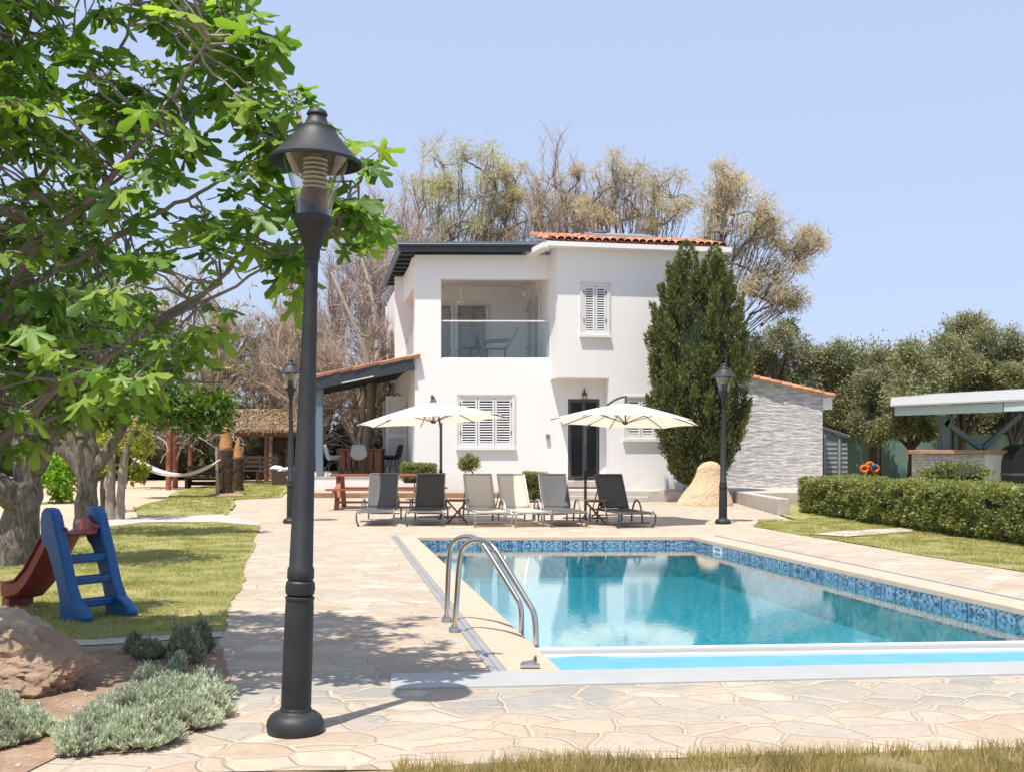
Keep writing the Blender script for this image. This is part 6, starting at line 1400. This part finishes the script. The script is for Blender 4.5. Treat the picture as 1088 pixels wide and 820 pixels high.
c = U(498.5, 492, 27.2); t = thing('ball_topiary', 'small round clipped ball topiary on a tilted stem below the shuttered window', 'bush', Vector((PX(508, 27.2), 27.2, hgt(27)))); mb = MB(); mb.tube([Vector((PX(509, 27.2), 27.2, hgt(27))), U(505, 510, 27.2), c], [.03, .025, .02], 8); mb.build('trunk', 'barkpale', t)
mb = MB(); mb.ball(c, .20, 3, .1, (1, 1, .7)); mb.build('stems', 'foliagecore', t); leaf_cloud('crown', 'box', t, [c], [.27], 2200, .05, .5, .2, .9, 90, .12, DIA, (1, 1, .72), .8, .95)  # dark ball inside the leaves is added to block light
# ---- silver shrubs in the bed
SPR = ([(-.5, 0, 0), (.5, 0, 0), (.6, .6, .1), (-.6, .6, .1), (.15, 1, 0), (-.15, 1, 0)], [(0, 1, 2, 3), (3, 2, 4, 5)])
def silver(label, pxs, n, m='silver', hmax=.24, size=.035, name='silver_shrub', stems='barkpale', base=None, up=1.0):
    pts = [G(px, py) for px, py, r in pxs]; rs = [r*G(px, py).y/F for px, py, r in pxs]; o = sum(pts, Vector())/len(pts); t = thing(name, label, 'shrub', o, 'grey leaved shrubs in the planting bed')
    P = []; Dn = []; tot = sum(r*r for r in rs); st = MB()
    for p, r in zip(pts, rs):
        k = max(6, int(n*r*r/tot/26)); 
        for _ in range(k):
            a = random.random()*2*PI; q = r*math.sqrt(random.random()); hh = hmax*(1-(q/r)**2*.7)*random.uniform(.7, 1.1)*(1+.5*mnoise.noise(p*5+Vector((a, q*9, 0)))); tip = p+Vector((math.cos(a)*q, math.sin(a)*q, hh)); s0 = p+Vector((math.cos(a)*q*.55, math.sin(a)*q*.55, 0)); st.tube(curve(s0, tip, .1, 3, .04), taper(.0045, .002, 3), 4, False)
            for j in range(26):
                f = .45+.55*random.random()**.7; b = s0.lerp(tip, f); d = Vector(rand_dirs(1)[0]); P.append(b+d*.006); Dn.append(d+Vector((0, 0, up))+(tip-s0).normalized()*.6)
    n_ = len(P); L = RNG.uniform(.6, 1.3, n_)*size; V, Fa = scatter(*SPR, np.array(P), frames(np.array(Dn), rand_dirs(n_)), np.stack([L*.22, L, L*.2], 1)); arr_mesh('foliage', V, Fa, m, t); st.build('stems', stems, t)
random.seed(5)
silver('widest silvery grey shrub spilling onto the paving left of the near lamp', [(100, 785, 45), (150, 790, 48), (195, 772, 42), (140, 760, 45), (215, 745, 36), (180, 748, 40), (85, 800, 30), (225, 762, 25), (160, 735, 25)], 60000, 'silver', .15, .021)
silver('silvery grey shrub cut by the left picture edge', [(10, 790, 30), (35, 782, 25), (-20, 795, 35), (5, 765, 20)], 20000, 'silver', .14, .021)
silver('small upright grey green shrub under the lawn edge, left one of the back pair', [(158, 700, 17), (143, 694, 11)], 9000, 'silverdark', .13, .024)
silver('small upright grey green shrub under the lawn edge, right one of the back pair', [(200, 705, 18), (213, 695, 14), (190, 700, 11)], 9000, 'silverdark', .22, .026)
silver('tiny silvery seedling before the back pair of shrubs', [(190, 715, 9)], 900, 'silver', .10, .035)
# pebbles and litter
def litter(name, label_m, poly, n, s0, s1, m, kind='stuff'):
    xs = [p[0] for p in poly]; ys = [p[1] for p in poly]; P = []
    while len(P) < n:
        x, y = random.uniform(min(xs), max(xs)), random.uniform(min(ys), max(ys))
        if inpoly(x, y, poly): P.append((x, y, hgt(y)+.012))
    bm = bmesh.new(); bmesh.ops.create_icosphere(bm, subdivisions=1, radius=1); tv = [tuple(v.co) for v in bm.verts]; tf = [tuple(q.index for q in f.verts) for f in bm.faces]; bm.free()
    L = RNG.uniform(s0, s1, n)*1.0; V, Fa = scatter(tv, tf, np.array(P), frames(rand_dirs(n), rand_dirs(n)), np.stack([L, L*RNG.uniform(.5, 1, n), L*.6], 1)); return tag(arr_mesh(name, V, Fa, m), kind=kind)
litter('gravel', '', bed, 1600, .004, .016, 'kerb')
# ---- grass blades
def grass(name, poly, n, h, wid, m, zoff=.01, lean=.35):
    xs = [p[0] for p in poly]; ys = [p[1] for p in poly]; P = []
    while len(P) < n:
        x, y = random.uniform(min(xs), max(xs)), random.uniform(min(ys), max(ys))
        if inpoly(x, y, poly) and mnoise.noise(Vector((x*2.5, y*2.5, 0)))+.35*mnoise.noise(Vector((x*9, y*9, 4)))+.25 > random.random()*.7: P.append((x, y, hgt(y)+zoff))
    d = RNG.normal(0, lean, (n, 3)); d[:, 2] = 1; L = h*RNG.uniform(.4, 1.2, n)
    V, Fa = scatter(*BLADE, np.array(P), frames(d, rand_dirs(n)), np.stack([np.full(n, wid), L, L], 1)); return tag(arr_mesh(name, V, Fa, m), kind='stuff')
fp = [g(1200, 789), g(1088, 794), g(900, 801), g(700, 806), g(500, 812), g(420, 818), g(420, 860), (5, 3.6), (5.5, 4.9)]
grass('verge_grass', fp, 48000, .065, .0045, 'grassdry', .0)
grass('lawn_grass', [g(236, 672), g(258, 612), g(268, 580), g(-40, 590), g(-40, 690), g(100, 680)], 42000, .032, .005, 'grass', .01, .5)
grass('lawn_grass_back', [g(268, 580), g(276, 559), g(230, 556), g(150, 557), g(60, 567), g(-40, 590)], 16000, .035, .008, 'grass', .01, .5)
grass('upper_lawn_grass', [(-6.35, 24.4), (-6.1, 22.7), (-8.6, 24.5), (-9.0, 29), (-9.6, 31.5), (-9.0, 35), (-7.4, 36), (-6.25, 29), (-7.25, 28)], 16000, .05, .012, 'grass', .012, .5)
grass('right_lawn_grass', [g(800, 559.5), g(1088, 608), g(1200, 640), (8.0, 9.3), (6.3, 22.8), (5.7, 21.0), (4.9, 21.3)], 34000, .04, .008, 'grass', .01, .5)
grass('tall_seed_grass', [g(470, 800), g(560, 800), g(560, 816), g(470, 816)], 26, .10, .002, 'grassdry', 0, .25)
# far treeline so the horizon is closed
for i in range(16):
    xx = -95+i*12.5
    if -30 < xx < -12 or True:
        D = 75+random.uniform(-6, 6); base = Vector((xx, D, hgt(D))); r = random.uniform(2.4, 3.4)
        bush('distant_tree', 'far round tree on the horizon line behind the garden trees', base+Vector((0, 0, r*.8)), r, 'olive', 1800, .5, .4, (1.3, 1, .8), True, 'tree', group='far trees on the horizon', corem='cypcore')
# ============================================================ LIGHT, SKY, CAMERA
sv = Vector((.50, .86, -2.75)).normalized(); elev = math.asin(-sv.z); azi = math.atan2(-sv.x, -sv.y)
sun = bpy.data.lights.new('sun', 'SUN'); sun.energy = 4.7; sun.angle = R(.53); sun.color = (1, .945, .86); so = bpy.data.objects.new('sun', sun); col.objects.link(so); so.rotation_euler = sv.to_track_quat('-Z', 'Y').to_euler(); so.location = (-10, -20, 30)
w = bpy.data.worlds.new('World'); scene.world = w; w.use_nodes = True; nt = w.node_tree; bg = nt.nodes['Background']
sk_ = nt.nodes.new('ShaderNodeTexSky'); sk_.sky_type = 'NISHITA'; sk_.sun_disc = False; sk_.sun_elevation = elev; sk_.sun_rotation = azi % (2*PI); sk_.air_density = 1.0; sk_.dust_density = 1.6; sk_.ozone_density = 2.0; sk_.altitude = 0
mx_ = nt.nodes.new('ShaderNodeMix'); mx_.data_type = 'RGBA'; mx_.inputs[0].default_value = .78
nt.links.new(sk_.outputs[0], mx_.inputs[6]); mx_.inputs[7].default_value = (2.72, 3.24, 4.50, 1)     # milky summer air over the clear-sky colour
nt.links.new(mx_.outputs[2], bg.inputs[0]); bg.inputs[1].default_value = .15
cam = bpy.data.cameras.new('camera'); cam.sensor_width = 36; cam.lens = F/1088*36; cam.shift_y = (HY-410)/1088; cam.clip_end = 3000; cam.clip_start = .05
cam.dof.use_dof = True; cam.dof.focus_distance = 7.5; cam.dof.aperture_fstop = 9
co = bpy.data.objects.new('camera', cam); col.objects.link(co); co.location = (0, 0, HC); co.rotation_euler = (PI/2, 0, 0); scene.camera = co
vs_ = scene.view_settings; scene.display_settings.display_device = 'sRGB'; vs_.view_transform = 'Standard'; vs_.look = 'None'; vs_.gamma = 1; vs_.use_curve_mapping = False; vs_.exposure = .52
scene.render.engine = 'CYCLES'; scene.cycles.max_bounces = 8; scene.cycles.transparent_max_bounces = 12
